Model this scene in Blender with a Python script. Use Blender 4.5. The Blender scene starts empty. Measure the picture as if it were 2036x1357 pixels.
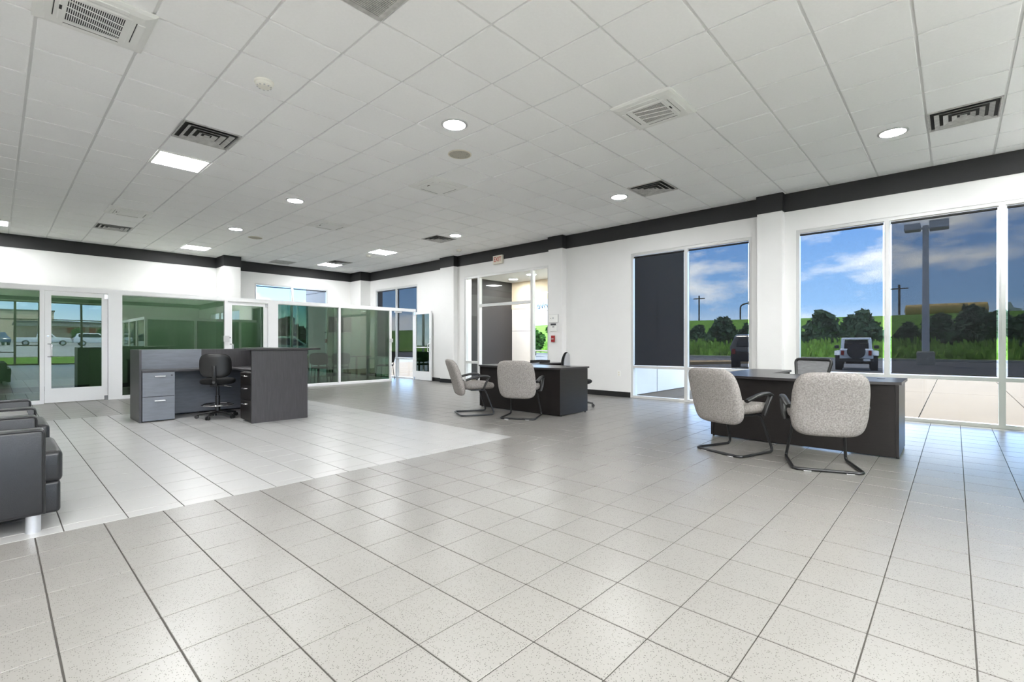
import bpy, bmesh, math, random
from mathutils import Vector, Matrix
random.seed(7)
SC = bpy.context.scene
COL = SC.collection
PI = math.pi

# ------------------------------------------------------------------ camera
CAM_H = 1.121
YAW = 0.746568
cam_d = bpy.data.cameras.new('camera')
cam = bpy.data.objects.new('camera', cam_d)
COL.objects.link(cam)
cam.location = (0, 0, CAM_H)
cam.rotation_euler = (PI / 2, 0, -math.atan2(math.cos(YAW), math.sin(YAW)))
cam_d.sensor_width = 36
cam_d.lens = 951.46 / 2036 * 36
cam_d.shift_y = 5.77 / 2036
cam_d.clip_end = 2000
SC.camera = cam

# ------------------------------------------------------------------ view, world, sun
SC.view_settings.view_transform = 'Standard'
SC.view_settings.look = 'None'
SC.view_settings.gamma = 1
SC.view_settings.use_curve_mapping = False
SC.view_settings.exposure = 1.12
SC.cycles.transparent_max_bounces = 32
SC.cycles.max_bounces = 12
SC.cycles.diffuse_bounces = 6
SC.cycles.glossy_bounces = 6

world = bpy.data.worlds.new('sky')
SC.world = world
world.use_nodes = True
wn = world.node_tree.nodes
wl = world.node_tree.links
wn.clear()
def N(tree, typ, **kw):
    n = tree.nodes.new(typ)
    for k, v in kw.items():
        if k.startswith('_'):
            setattr(n, k[1:], v)
        else:
            n.inputs[k.replace('__', ' ')].default_value = v
    return n
W = world.node_tree
tc = N(W, 'ShaderNodeTexCoord')
sep = N(W, 'ShaderNodeSeparateXYZ')
wl.new(tc.outputs['Generated'], sep.inputs[0])
grad = N(W, 'ShaderNodeValToRGB')
e = grad.color_ramp.elements
e[0].position = 0.0; e[0].color = (0.92, 1.02, 1.12, 1)
e[1].position = 0.75; e[1].color = (0.29, 0.36, 0.47, 1)
m = e.new(0.07); m.color = (0.32, 0.57, 0.98, 1)
m = e.new(0.24); m.color = (0.14, 0.34, 0.82, 1)
wl.new(sep.outputs['Z'], grad.inputs[0])
mp = N(W, 'ShaderNodeMapping')
mp.inputs['Scale'].default_value = (1, 1, 3.0)
mp.inputs['Location'].default_value = (1.9, 0.6, 0.3)
wl.new(tc.outputs['Generated'], mp.inputs[0])
nz = N(W, 'ShaderNodeTexNoise', Scale=4.6, Detail=9.0, Roughness=0.56)
wl.new(mp.outputs[0], nz.inputs['Vector'])
cr = N(W, 'ShaderNodeValToRGB')
cr.color_ramp.elements[0].position = 0.50; cr.color_ramp.elements[0].color = (0, 0, 0, 1)
cr.color_ramp.elements[1].position = 0.64; cr.color_ramp.elements[1].color = (1, 1, 1, 1)
wl.new(nz.outputs['Fac'], cr.inputs[0])
mixc = N(W, 'ShaderNodeMixRGB')
mixc.inputs[2].default_value = (1.05, 1.08, 1.15, 1)
wl.new(cr.outputs[0], mixc.inputs[0])
wl.new(grad.outputs[0], mixc.inputs[1])
bg = N(W, 'ShaderNodeBackground', Strength=3.1)
wl.new(mixc.outputs[0], bg.inputs[0])
wo = N(W, 'ShaderNodeOutputWorld')
wl.new(bg.outputs[0], wo.inputs[0])

sun_d = bpy.data.lights.new('sun', 'SUN')
sun_d.energy = 5.9
sun_d.angle = 0.01
sun_d.color = (1.0, 0.96, 0.88)
sun = bpy.data.objects.new('sun', sun_d)
COL.objects.link(sun)
sun.rotation_euler = Vector((-0.36, -0.24, -0.90)).to_track_quat('-Z', 'Y').to_euler()
sun.location = (30, 25, 60)
LAMP = 35.0          # radiance of the ceiling lamps

# ------------------------------------------------------------------ materials
MATS = {}
def newmat(name):
    m = bpy.data.materials.new(name)
    m.use_nodes = True
    m.node_tree.nodes.clear()
    MATS[name] = m
    return m, m.node_tree
def out(T, sh):
    o = T.nodes.new('ShaderNodeOutputMaterial')
    T.links.new(sh, o.inputs[0])
def srgb(r, g, b):
    f = lambda c: (c / 255 / 12.92) if c <= 10 else (((c / 255) + 0.055) / 1.055) ** 2.4
    return (f(r), f(g), f(b), 1)
def mat(name, col, rough=0.5, metal=0.0, var=0.0, scale=8.0, bump=0.0, bscale=60.0, spec=0.5, stretch=None, coat=0.0):
    m, T = newmat(name)
    p = N(T, 'ShaderNodeBsdfPrincipled')
    p.inputs['Base Color'].default_value = col
    p.inputs['Roughness'].default_value = rough
    p.inputs['Metallic'].default_value = metal
    p.inputs['Specular IOR Level'].default_value = spec
    p.inputs['Coat Weight'].default_value = coat
    g = None
    if var or bump:
        g = N(T, 'ShaderNodeTexCoord')
        src = g.outputs['Object']
        if stretch:
            mpn = N(T, 'ShaderNodeMapping')
            mpn.inputs['Scale'].default_value = stretch
            T.links.new(src, mpn.inputs[0]); src = mpn.outputs[0]
    if var:
        n = N(T, 'ShaderNodeTexNoise', Scale=scale, Detail=5.0, Roughness=0.6)
        T.links.new(src, n.inputs['Vector'])
        r = N(T, 'ShaderNodeValToRGB')
        a = 1 - var; b = 1 + var
        r.color_ramp.elements[0].position = 0.3
        r.color_ramp.elements[1].position = 0.7
        r.color_ramp.elements[0].color = (min(1, col[0] * a), min(1, col[1] * a), min(1, col[2] * a), 1)
        r.color_ramp.elements[1].color = (min(1, col[0] * b), min(1, col[1] * b), min(1, col[2] * b), 1)
        T.links.new(n.outputs['Fac'], r.inputs[0])
        T.links.new(r.outputs[0], p.inputs['Base Color'])
    if bump:
        n = N(T, 'ShaderNodeTexNoise', Scale=bscale, Detail=3.0)
        T.links.new(src, n.inputs['Vector'])
        bm_ = N(T, 'ShaderNodeBump', Strength=bump, Distance=0.01)
        T.links.new(n.outputs['Fac'], bm_.inputs['Height'])
        T.links.new(bm_.outputs[0], p.inputs['Normal'])
    out(T, p.outputs[0])
    return m

def floor_tile_mat(name, c1, c2, speck, rough, amount):
    m, T = newmat(name)
    L = T.links
    g = N(T, 'ShaderNodeNewGeometry')
    p = N(T, 'ShaderNodeBsdfPrincipled')
    v = N(T, 'ShaderNodeTexVoronoi', Scale=170.0)
    L.new(g.outputs['Position'], v.inputs['Vector'])
    n2 = N(T, 'ShaderNodeTexNoise', Scale=160.0, Detail=2.0)
    L.new(g.outputs['Position'], n2.inputs['Vector'])
    # speckles: only some voronoi cells, small distance
    sepc = N(T, 'ShaderNodeSeparateColor')
    L.new(v.outputs['Color'], sepc.inputs[0])
    lt = N(T, 'ShaderNodeMath', _operation='GREATER_THAN'); lt.inputs[1].default_value = 1 - amount
    L.new(sepc.outputs[0], lt.inputs[0])
    ld = N(T, 'ShaderNodeMath', _operation='LESS_THAN'); ld.inputs[1].default_value = 0.33
    L.new(v.outputs['Distance'], ld.inputs[0])
    mu = N(T, 'ShaderNodeMath', _operation='MULTIPLY')
    L.new(lt.outputs[0], mu.inputs[0]); L.new(ld.outputs[0], mu.inputs[1])
    base = N(T, 'ShaderNodeMixRGB'); base.inputs[1].default_value = c1; base.inputs[2].default_value = c2
    n3 = N(T, 'ShaderNodeTexNoise', Scale=1.3, Detail=4.0)
    L.new(g.outputs['Position'], n3.inputs['Vector'])
    av = N(T, 'ShaderNodeMath', _operation='MULTIPLY_ADD'); av.inputs[1].default_value = 0.5
    hf = N(T, 'ShaderNodeMath', _operation='MULTIPLY'); hf.inputs[1].default_value = 0.5
    L.new(n3.outputs['Fac'], hf.inputs[0])
    L.new(n2.outputs['Fac'], av.inputs[0]); L.new(hf.outputs[0], av.inputs[2])
    L.new(av.outputs[0], base.inputs[0])
    sp = N(T, 'ShaderNodeMixRGB'); sp.inputs[2].default_value = speck
    L.new(mu.outputs[0], sp.inputs[0]); L.new(base.outputs[0], sp.inputs[1])
    L.new(sp.outputs[0], p.inputs['Base Color'])
    n4 = N(T, 'ShaderNodeTexNoise', Scale=2.5, Detail=5.0)
    L.new(g.outputs['Position'], n4.inputs['Vector'])
    mr = N(T, 'ShaderNodeMapRange')
    mr.inputs['To Min'].default_value = rough * 0.95; mr.inputs['To Max'].default_value = rough * 1.15
    L.new(n4.outputs['Fac'], mr.inputs['Value'])
    L.new(mr.outputs[0], p.inputs['Roughness'])
    nb = N(T, 'ShaderNodeTexNoise', Scale=9.0, Detail=2.0)
    L.new(g.outputs['Position'], nb.inputs['Vector'])
    b = N(T, 'ShaderNodeBump', Strength=0.05, Distance=0.01)
    L.new(nb.outputs['Fac'], b.inputs['Height'])
    L.new(b.outputs[0], p.inputs['Normal'])
    out(T, p.outputs[0])

def glass_mat(name, tint, f0, rtint=(1, 1, 1, 1), rough=0.0, warp=0.0):
    # thin sheet: transmitted tint plus mirror share rising towards grazing view (Schlick)
    m, T = newmat(name)
    L = T.links
    tr = N(T, 'ShaderNodeBsdfTransparent'); tr.inputs[0].default_value = tint
    gl = N(T, 'ShaderNodeBsdfGlossy'); gl.inputs['Color'].default_value = rtint
    gl.inputs['Roughness'].default_value = rough
    lw = N(T, 'ShaderNodeLayerWeight', Blend=0.5)
    pw = N(T, 'ShaderNodeMath', _operation='POWER'); pw.inputs[1].default_value = 5
    L.new(lw.outputs['Facing'], pw.inputs[0])
    ma = N(T, 'ShaderNodeMath', _operation='MULTIPLY_ADD')
    ma.inputs[1].default_value = 1 - f0; ma.inputs[2].default_value = f0
    L.new(pw.outputs[0], ma.inputs[0])
    mx = N(T, 'ShaderNodeMixShader')
    L.new(ma.outputs[0], mx.inputs[0]); L.new(tr.outputs[0], mx.inputs[1]); L.new(gl.outputs[0], mx.inputs[2])
    if warp:
        g = N(T, 'ShaderNodeNewGeometry')
        n = N(T, 'ShaderNodeTexNoise', Scale=0.9, Detail=0.0)
        L.new(g.outputs['Position'], n.inputs['Vector'])
        b = N(T, 'ShaderNodeBump', Strength=1.0, Distance=warp)
        L.new(n.outputs['Fac'], b.inputs['Height'])
        L.new(b.outputs[0], gl.inputs['Normal'])
    out(T, mx.outputs[0])

def shade_mat(name, t, col=(0.016, 0.016, 0.018, 1)):
    # open weave screen cloth: the share of open holes lets the view through
    m, T = newmat(name)
    L = T.links
    tr = N(T, 'ShaderNodeBsdfTransparent'); tr.inputs[0].default_value = (1, 1, 1, 1)
    d = N(T, 'ShaderNodeBsdfDiffuse'); d.inputs[0].default_value = col
    g = N(T, 'ShaderNodeNewGeometry')
    w1 = N(T, 'ShaderNodeTexNoise', Scale=150.0, Detail=1.0)
    L.new(g.outputs['Position'], w1.inputs['Vector'])
    mr = N(T, 'ShaderNodeMapRange')
    mr.inputs['From Min'].default_value = 0.3; mr.inputs['From Max'].default_value = 0.7
    mr.inputs['To Min'].default_value = 1 - t * 1.12; mr.inputs['To Max'].default_value = 1 - t * 0.88
    L.new(w1.outputs['Fac'], mr.inputs['Value'])
    mx = N(T, 'ShaderNodeMixShader')
    L.new(mr.outputs[0], mx.inputs[0]); L.new(tr.outputs[0], mx.inputs[1]); L.new(d.outputs[0], mx.inputs[2])
    out(T, mx.outputs[0])

def emit_mat(name, col, s):
    m, T = newmat(name)
    em = N(T, 'ShaderNodeEmission', Strength=s); em.inputs[0].default_value = col
    out(T, em.outputs[0])

mat('wall_white', (0.775, 0.77, 0.755, 1), 0.75, var=0.012, scale=3, bump=0.03, bscale=220)
mat('band_black', (0.017, 0.017, 0.018, 1), 0.6, var=0.15, scale=120, bump=0.15, bscale=300)
mat('base_black', (0.012, 0.012, 0.012, 1), 0.45)
mat('ceil_tile', (0.92, 0.92, 0.91, 1), 0.9, var=0.015, scale=40, bump=0.06, bscale=260)
mat('tee_white', (0.74, 0.74, 0.73, 1), 0.5)
floor_tile_mat('tile_grey', srgb(120, 117, 113), srgb(139, 136, 131), srgb(70, 66, 61), 0.29, 0.32)
floor_tile_mat('tile_white', srgb(165, 164, 162), srgb(173, 172, 170), srgb(152, 150, 147), 0.29, 0.06)
mat('grout_dark', srgb(62, 59, 54), 0.9, var=0.15, scale=30)
mat('alu_white', (0.82, 0.82, 0.82, 1), 0.42)
mat('alu_grey', srgb(205, 205, 203), 0.4, metal=0.15)
mat('steel', (0.62, 0.62, 0.63, 1), 0.25, metal=1.0)
mat('chrome', (0.8, 0.8, 0.82, 1), 0.12, metal=1.0)
glass_mat('glass_clear', (0.93, 0.95, 0.94, 1), 0.02)
glass_mat('glass_green', (0.25, 0.35, 0.26, 1), 0.11, rtint=(0.90, 0.97, 0.92, 1), warp=0.0006)
mat('espresso', srgb(27, 23, 22), 0.34, var=0.22, scale=7, stretch=(1, 1, 14), spec=0.4)
mat('espresso_top', srgb(44, 41, 42), 0.3, var=0.15, scale=7, stretch=(14, 1, 1), spec=0.5)
mat('reception_wood', srgb(58, 56, 58), 0.36, var=0.22, scale=5, stretch=(9, 9, 0.8), spec=0.5)
mat('reception_face', srgb(108, 112, 120), 0.34, var=0.12, scale=5, stretch=(1, 1, 6), spec=0.6)  # lighter bluish tone puts the highlights on these faces into the colour
mat('fabric_grey', srgb(141, 136, 132), 0.95, var=0.34, scale=80, bump=0.35, bscale=120, spec=0.1)
mat('plastic_black', (0.018, 0.018, 0.018, 1), 0.38)
mat('metal_black', (0.015, 0.015, 0.016, 1), 0.28)
mat('fabric_black', (0.014, 0.014, 0.014, 1), 0.8, var=0.3, scale=150, bump=0.2, bscale=200, spec=0.2)
mat('leather', srgb(24, 25, 28), 0.36, var=0.15, scale=20, bump=0.12, bscale=160, spec=0.6)
mat('piping_black', (0.008, 0.008, 0.008, 1), 0.3)
mat('table_wood', srgb(58, 50, 46), 0.3, var=0.25, scale=8, stretch=(1, 10, 1))
mat('leg_silver', srgb(196, 198, 202), 0.3, metal=0.7)
mat('cream', srgb(222, 216, 200), 0.5)
mat('plastic_white', srgb(232, 232, 228), 0.4)
mat('plastic_grey', srgb(196, 196, 196), 0.45)
mat('detector_white', srgb(236, 234, 224), 0.5)
mat('speaker_tan', srgb(178, 174, 160), 0.7, var=0.25, scale=240)
mat('vent_metal', srgb(186, 185, 182), 0.45, var=0.22, scale=14)
mat('vent_dark', (0.035, 0.034, 0.032, 1), 0.8)
mat('red_sign', srgb(190, 40, 28), 0.5)
mat('red_alarm', srgb(150, 28, 30), 0.45)
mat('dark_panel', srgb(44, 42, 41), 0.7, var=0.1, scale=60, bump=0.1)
mat('ext_white', (0.76, 0.73, 0.69, 1), 0.8, var=0.03, scale=2, bump=0.08, bscale=80)
mat('ext_cream', srgb(222, 205, 178), 0.8, var=0.04)
mat('concrete', srgb(94, 81, 64), 0.85, var=0.07, scale=1.2, bump=0.05, bscale=40)
mat('street_asphalt', srgb(165, 165, 168), 0.9, var=0.08, scale=0.5)
mat('asphalt', srgb(92, 92, 98), 0.9, var=0.12, scale=0.8, bump=0.08, bscale=40)
mat('kerb', srgb(178, 174, 164), 0.9, var=0.08)
mat('kerb_yellow', srgb(160, 134, 98), 0.8, var=0.15)
mat('grass', srgb(104, 140, 50), 0.95, var=0.30, scale=0.35, bump=0.3, bscale=6, spec=0.1)
mat('grass_hill', srgb(98, 138, 56), 0.95, var=0.22, scale=0.16, spec=0.1)
mat('weed', srgb(150, 182, 84), 0.9, var=0.45, scale=0.7, spec=0.1)
mat('juniper', srgb(94, 114, 90), 0.9, var=0.45, scale=1.2, spec=0.1)
mat('leaf', srgb(66, 104, 40), 0.8, var=0.4, scale=1.0, spec=0.2)
mat('bark', srgb(70, 58, 48), 0.9, var=0.2)
mat('car_white', srgb(226, 230, 236), 0.25, coat=0.5)
mat('car_dark', srgb(30, 33, 40), 0.22, coat=0.6)
mat('car_silver', srgb(196, 200, 204), 0.28, metal=0.3, coat=0.5)
mat('car_blue', srgb(62, 84, 118), 0.25, coat=0.5)
mat('car_glass', srgb(26, 30, 34), 0.08)
mat('tyre', (0.02, 0.02, 0.022, 1), 0.8)
mat('tail_red', srgb(140, 26, 22), 0.3)
mat('plate_white', srgb(214, 216, 214), 0.5)
mat('lamp_pole', srgb(215, 218, 222), 0.5)
mat('tanker_yellow', srgb(214, 178, 96), 0.4)
mat('bld_tan', srgb(206, 188, 164), 0.85, var=0.04)
mat('bld_grey', srgb(128, 124, 124), 0.8, var=0.05)
mat('bld_brown', srgb(176, 158, 140), 0.85, var=0.05)
mat('frame_bronze', srgb(62, 54, 46), 0.45)
mat('wood_pole', srgb(92, 78, 66), 0.9)
mat('screen_black', (0.006, 0.006, 0.007, 1), 0.12)
mat('roof_dark', srgb(90, 90, 92), 0.9)
mat('green_wall', srgb(206, 212, 198), 0.8)
mat('mesh_grey', srgb(142, 142, 144), 0.7, var=0.3, scale=60, stretch=(1, 0.2, 4))
mat('letter_dark', srgb(60, 62, 66), 0.5)
shade_mat('shade_light', 0.17)
shade_mat('shade_mid', 0.115)
shade_mat('shade_deep', 0.055)
shade_mat('shade_dense', 0.026)
shade_mat('shade_back', 0.48)
emit_mat('lamp_glow', (0.97, 0.985, 1.0, 1), LAMP)
emit_mat('lamp_glow_down', (0.97, 0.985, 1.0, 1), LAMP * 2.9)

# ------------------------------------------------------------------ mesh helpers
class MB:
    def __init__(s): s.v = []; s.f = []
    def add(s, vs, fs):
        o = len(s.v); s.v += [tuple(v) for v in vs]; s.f += [tuple(i + o for i in f) for f in fs]; return s
    def box(s, x0, x1, y0, y1, z0, z1):
        if x0 > x1: x0, x1 = x1, x0
        if y0 > y1: y0, y1 = y1, y0
        if z0 > z1: z0, z1 = z1, z0
        return s.add([(x0,y0,z0),(x1,y0,z0),(x1,y1,z0),(x0,y1,z0),(x0,y0,z1),(x1,y0,z1),(x1,y1,z1),(x0,y1,z1)],
                     [(0,3,2,1),(4,5,6,7),(0,1,5,4),(1,2,6,5),(2,3,7,6),(3,0,4,7)])
    def rbox(s, x0, x1, y0, y1, z0, z1, r=0.01, seg=2):
        bm = bmesh.new()
        bmesh.ops.create_cube(bm, size=1)
        for v in bm.verts:
            v.co = Vector((x0 + (v.co.x + .5) * (x1 - x0), y0 + (v.co.y + .5) * (y1 - y0), z0 + (v.co.z + .5) * (z1 - z0)))
        bmesh.ops.bevel(bm, geom=list(bm.edges), offset=r, segments=seg, profile=0.5, affect='EDGES')
        bm.verts.index_update()
        s.add([v.co[:] for v in bm.verts], [[v.index for v in f.verts] for f in bm.faces])
        bm.free(); return s
    def tube(s, pts, r, seg=10, closed=False, flat=1.0, caps=True):
        pts = [Vector(p) for p in pts]
        n = len(pts)
        rs = r if isinstance(r, (list, tuple)) else [r] * n
        up = None; rings = []
        for i, p in enumerate(pts):
            a = pts[(i - 1) % n] if (closed or i > 0) else p
            b = pts[(i + 1) % n] if (closed or i < n - 1) else p
            t = (b - a).normalized()
            if up is None:
                up = Vector((0, 0, 1)) if abs(t.z) < 0.9 else Vector((1, 0, 0))
            side = t.cross(up)
            if side.length < 1e-5: side = t.cross(Vector((0, 1, 0)))
            side.normalize(); up2 = side.cross(t).normalized(); up = up2
            rings.append([p + side * math.cos(k / seg * 2 * PI) * rs[i] + up2 * math.sin(k / seg * 2 * PI) * rs[i] * flat for k in range(seg)])
        vs = [v for rg in rings for v in rg]; fs = []
        m = n if closed else n - 1
        for i in range(m):
            j = (i + 1) % n
            for k in range(seg):
                l = (k + 1) % seg
                fs.append((i*seg+k, i*seg+l, j*seg+l, j*seg+k))
        if not closed and caps:
            fs.append(tuple(range(seg - 1, -1, -1)))
            fs.append(tuple((n - 1) * seg + k for k in range(seg)))
        return s.add(vs, fs)
    def lathe(s, prof, seg=24, c=(0, 0, 0), axis='z', loop=False):
        vs = []; fs = []
        for (r, z) in prof:
            for k in range(seg):
                a = k / seg * 2 * PI
                x, y = r * math.cos(a), r * math.sin(a)
                if axis == 'z': q = (x, y, z)
                elif axis == 'x': q = (z, x, y)
                else: q = (y, z, x)
                vs.append((q[0] + c[0], q[1] + c[1], q[2] + c[2]))
        n = len(prof)
        for i in range(n if loop else n - 1):
            j = (i + 1) % n
            for k in range(seg):
                l = (k + 1) % seg
                fs.append((i*seg+k, i*seg+l, j*seg+l, j*seg+k))
        if not loop:
            fs.append(tuple(range(seg - 1, -1, -1))); fs.append(tuple((n-1)*seg + k for k in range(seg)))
        return s.add(vs, fs)
    def cyl(s, c, r, z0, z1, seg=20): return s.lathe([(r, z0), (r, z1)], seg, c)
    def prism(s, poly, a, b, axis='z'):
        n = len(poly)
        def mk(p, h):
            if axis == 'z': return (p[0], p[1], h)
            if axis == 'y': return (p[0], h, p[1])
            return (h, p[0], p[1])
        vs = [mk(p, a) for p in poly] + [mk(p, b) for p in poly]
        fs = [tuple(range(n - 1, -1, -1)), tuple(range(n, 2 * n))]
        for i in range(n):
            j = (i + 1) % n
            fs.append((i, j, n + j, n + i))
        return s.add(vs, fs)
    def pad(s, a, b, t, ex=4.0, fn=None, seg=40, edge=0.35):
        # cushion with a rounded super-ellipse outline; fn(u,v,w) places it
        prof = [(0.0, 1.0), (0.45, 0.99), (0.75, 0.95), (0.9, 0.80), (0.97, 0.50), (1.0, 0.0)]
        ring = []
        for k in range(seg):
            th = (k + 0.5) / seg * 2 * PI
            c, sn = math.cos(th), math.sin(th)
            ring.append((math.copysign(abs(c) ** (2 / ex), c), math.copysign(abs(sn) ** (2 / ex), sn)))
        full = [(sc, h) for sc, h in prof] + [(sc, -h) for sc, h in reversed(prof[:-1])]
        vs = []; fs = []; idx = []
        for sc, h in full:
            if sc == 0:
                vs.append((0, 0, h * t / 2)); idx.append([len(vs) - 1] * seg)
            else:
                st = len(vs)
                for (x, y) in ring: vs.append((x * a / 2 * sc, y * b / 2 * sc, h * t / 2))
                idx.append([st + k for k in range(seg)])
        for i in range(len(full) - 1):
            for k in range(seg):
                l = (k + 1) % seg
                q = [idx[i][k], idx[i][l], idx[i+1][l], idx[i+1][k]]
                u = []
                for w in q:
                    if w not in u: u.append(w)
                fs.append(tuple(reversed(u)))
        if fn: vs = [fn(*v) for v in vs]
        return s.add(vs, fs)
    def quad(s, *vs): return s.add(list(vs), [tuple(range(len(vs)))])
    def mesh(s, name, material, smooth=None):
        me = bpy.data.meshes.new(name)
        me.from_pydata(s.v, [], s.f)
        if isinstance(material, (list, tuple)):
            for q in material: me.materials.append(MATS[q])
        else:
            me.materials.append(MATS[material])
        me.update()
        if smooth:
            me.polygons.foreach_set('use_smooth', [True] * len(me.polygons))
            me.set_sharp_from_angle(angle=math.radians(smooth))
        return me

def link(name, me, parent=None, loc=None, rot=None):
    o = bpy.data.objects.new(name, me)
    COL.objects.link(o)
    if parent is not None: o.parent = parent
    if loc is not None: o.location = loc
    if rot is not None: o.rotation_euler = rot
    return o
def obj(name, mb, material, parent=None, smooth=None, loc=None, rot=None):
    return link(name, mb.mesh(name, material, smooth), parent, loc, rot)
def tag(o, label=None, cat=None, group=None, kind=None):
    if label: o['label'] = label
    if cat: o['category'] = cat
    if group: o['group'] = group
    if kind: o['kind'] = kind
    return o
def thing(name, label, cat, loc=(0, 0, 0), rz=0, group=None):
    o = link(name, None, None, loc, (0, 0, rz))
    o.empty_display_size = 0.1
    return tag(o, label, cat, group)
def struct(name, mb=None, material=None, label=None, cat=None, loc=None):
    o = obj(name, mb, material, loc=loc) if mb else link(name, None, None, loc)
    tag(o, label, cat, kind='structure')
    return o
KIDS = {}
def kids(o): return [c for c in list(COL.objects) if c.parent == o]
def dup(root, loc, rz=0, label=None, group=None, cache={}):
    r = root.copy(); COL.objects.link(r); r.location = loc; r.rotation_euler = (0, 0, rz)
    if label: r['label'] = label
    if group: r['group'] = group
    if root.name not in cache:
        cache[root.name] = [(c, kids(c)) for c in kids(root)]
    for c, gk in cache[root.name]:
        d = c.copy(); COL.objects.link(d); d.parent = r
        for g in gk:
            q = g.copy(); COL.objects.link(q); q.parent = d
    return r
def fillet(pts, r, n=5, closed=False):
    pts = [Vector(p) for p in pts]; res = []
    m = len(pts)
    for i, p in enumerate(pts):
        if not closed and (i == 0 or i == m - 1): res.append(p); continue
        a = (pts[(i - 1) % m] - p); b = (pts[(i + 1) % m] - p)
        d = min(r, a.length * 0.48, b.length * 0.48)
        p0 = p + a.normalized() * d; p1 = p + b.normalized() * d
        for k in range(n + 1):
            t = k / n
            res.append(p0 * (1 - t) ** 2 + p * 2 * t * (1 - t) + p1 * t * t)
    return res

# ------------------------------------------------------------------ room dimensions
XW, YB, YP = 9.0, 15.82, 12.5
XL, YF = -6.0, -10.95
HC = 3.631
WT = 0.28
BAND = 3.33

def wall_boxes(mb, axis, c0, c1, lo, hi, z1, openings):
    cuts = sorted({lo, hi, *[o[0] for o in openings], *[o[1] for o in openings]})
    for a, b in zip(cuts[:-1], cuts[1:]):
        if b - a < 1e-4: continue
        mid = (a + b) / 2
        zs = sorted([(o[2], o[3]) for o in openings if o[0] < mid < o[1]])
        z = 0
        for q0, q1 in zs + [(z1, z1)]:
            if q0 > z + 1e-4:
                if axis == 'x': mb.box(c0, c1, a, b, z, q0)
                else: mb.box(a, b, c0, c1, z, q0)
            z = q1
    return mb

WIN_R = [(-1.66, 1.93), (2.61, 4.96), (7.12, 10.17), (12.37, 14.80), (-8.6, -3.4)]
op = [(a, b, 0.0, 3.0) for a, b in WIN_R]
struct('wall_right', wall_boxes(MB(), 'x', XW, XW + WT, YF, YB + WT, 4.6, op), 'wall_white', 'white painted window wall with black band under the ceiling', 'wall')
struct('wall_back', wall_boxes(MB(), 'y', YB, YB + WT, XL, XW, 4.6, [(5.43, 7.79, 0.0, 3.0)]), 'wall_white', 'white painted wall above and behind the glass offices', 'wall')
struct('wall_left', wall_boxes(MB(), 'x', XL - WT, XL, YF, YB + WT, 4.6, []), 'wall_white', 'plain white painted side wall of the showroom', 'wall')
FW = (-4.6, 4.62)
struct('wall_front', wall_boxes(MB(), 'y', YF - WT, YF, XL - WT, XW + WT, 4.6, [(FW[0], FW[1], 0.0, 3.39)]), 'wall_white', 'white painted storefront wall facing the street', 'wall')
struct('roof', MB().box(XL - 0.5, XW + 0.45, YF - 0.5, YB + 0.5, 4.6, 4.75), 'roof_dark', 'flat roof slab over the showroom', 'roof')

# pilasters (white below, band wraps them)
PIL = [(2.10, 2.48), (6.62, 7.02), (10.45, 11.05)]
PD = 0.15
for k, (a, b) in enumerate(PIL):
    struct('wall_right_pilaster', MB().box(XW - PD, XW, a, b, 0, HC), 'wall_white', 'white square pilaster standing proud of the window wall', 'pilaster')
struct('wall_back_column', MB().box(4.39, 4.82, 15.13, YB, 0, HC), 'wall_white', 'white square column standing proud of the wall behind the offices', 'column')
struct('wall_corner_column', MB().box(8.62, XW, 15.13, YB, 0, HC), 'wall_white', 'white square column filling the corner by the offices', 'column')

# black band under the ceiling, 6 mm of paint-faced board
T6 = 0.012
mb = MB()
prev = YF
for a, b in PIL + [(15.13, YB)]:
    mb.box(XW - T6, XW, prev, a, BAND, HC)
    if b < YB:
        mb.box(XW - PD - T6, XW, a - T6, b + T6, BAND, HC)
    prev = b
struct('trim_1', mb, 'band_black', 'black painted band along the top of the window wall', 'trim')
mb = MB()
mb.box(XL, 4.39, YB - T6, YB, BAND, HC)
mb.box(4.39 - T6, 4.82 + T6, 15.13 - T6, YB, BAND, HC)
mb.box(4.82, 8.62, YB - T6, YB, BAND, HC)
mb.box(8.62 - T6, XW, 15.13 - T6, YB, BAND, HC)
struct('trim_2', mb, 'band_black', 'black painted band along the top of the wall behind the offices', 'trim')
struct('trim_3', MB().box(XL, XL + T6, YF, YB, BAND, HC), 'band_black', 'black painted band along the plain side wall', 'trim')
struct('trim_4', MB().box(XL, XW, YF, YF + T6, 3.42, HC), 'band_black', 'black painted band above the street windows', 'trim')

# baseboard
mb = MB()
for a, b in [(4.96, 6.62), (10.17, 10.45), (11.05, 12.37), (14.80, 15.13), (1.93, 2.10), (2.48, 2.61), (7.02, 7.12)]:
    mb.box(XW - 0.012, XW, a, b, 0, 0.11)
for a, b in PIL:
    mb.box(XW - PD - 0.012, XW - 0.001, a - 0.012, b + 0.012, 0, 0.11)
struct('baseboard_right', mb, 'base_black', 'black rubber baseboard along the window wall', 'baseboard')
mb = MB()
mb.box(XL, 4.39, YB - 0.012, YB, 0, 0.11); mb.box(4.38, 4.83, 15.118, YB, 0, 0.11)
mb.box(4.82, 5.43, YB - 0.012, YB, 0, 0.11); mb.box(7.79, 8.62, YB - 0.012, YB, 0, 0.11)
mb.box(8.608, XW, 15.118, 15.13, 0, 0.11)
struct('baseboard_back', mb, 'base_black', 'black rubber baseboard behind the offices', 'baseboard')

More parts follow.
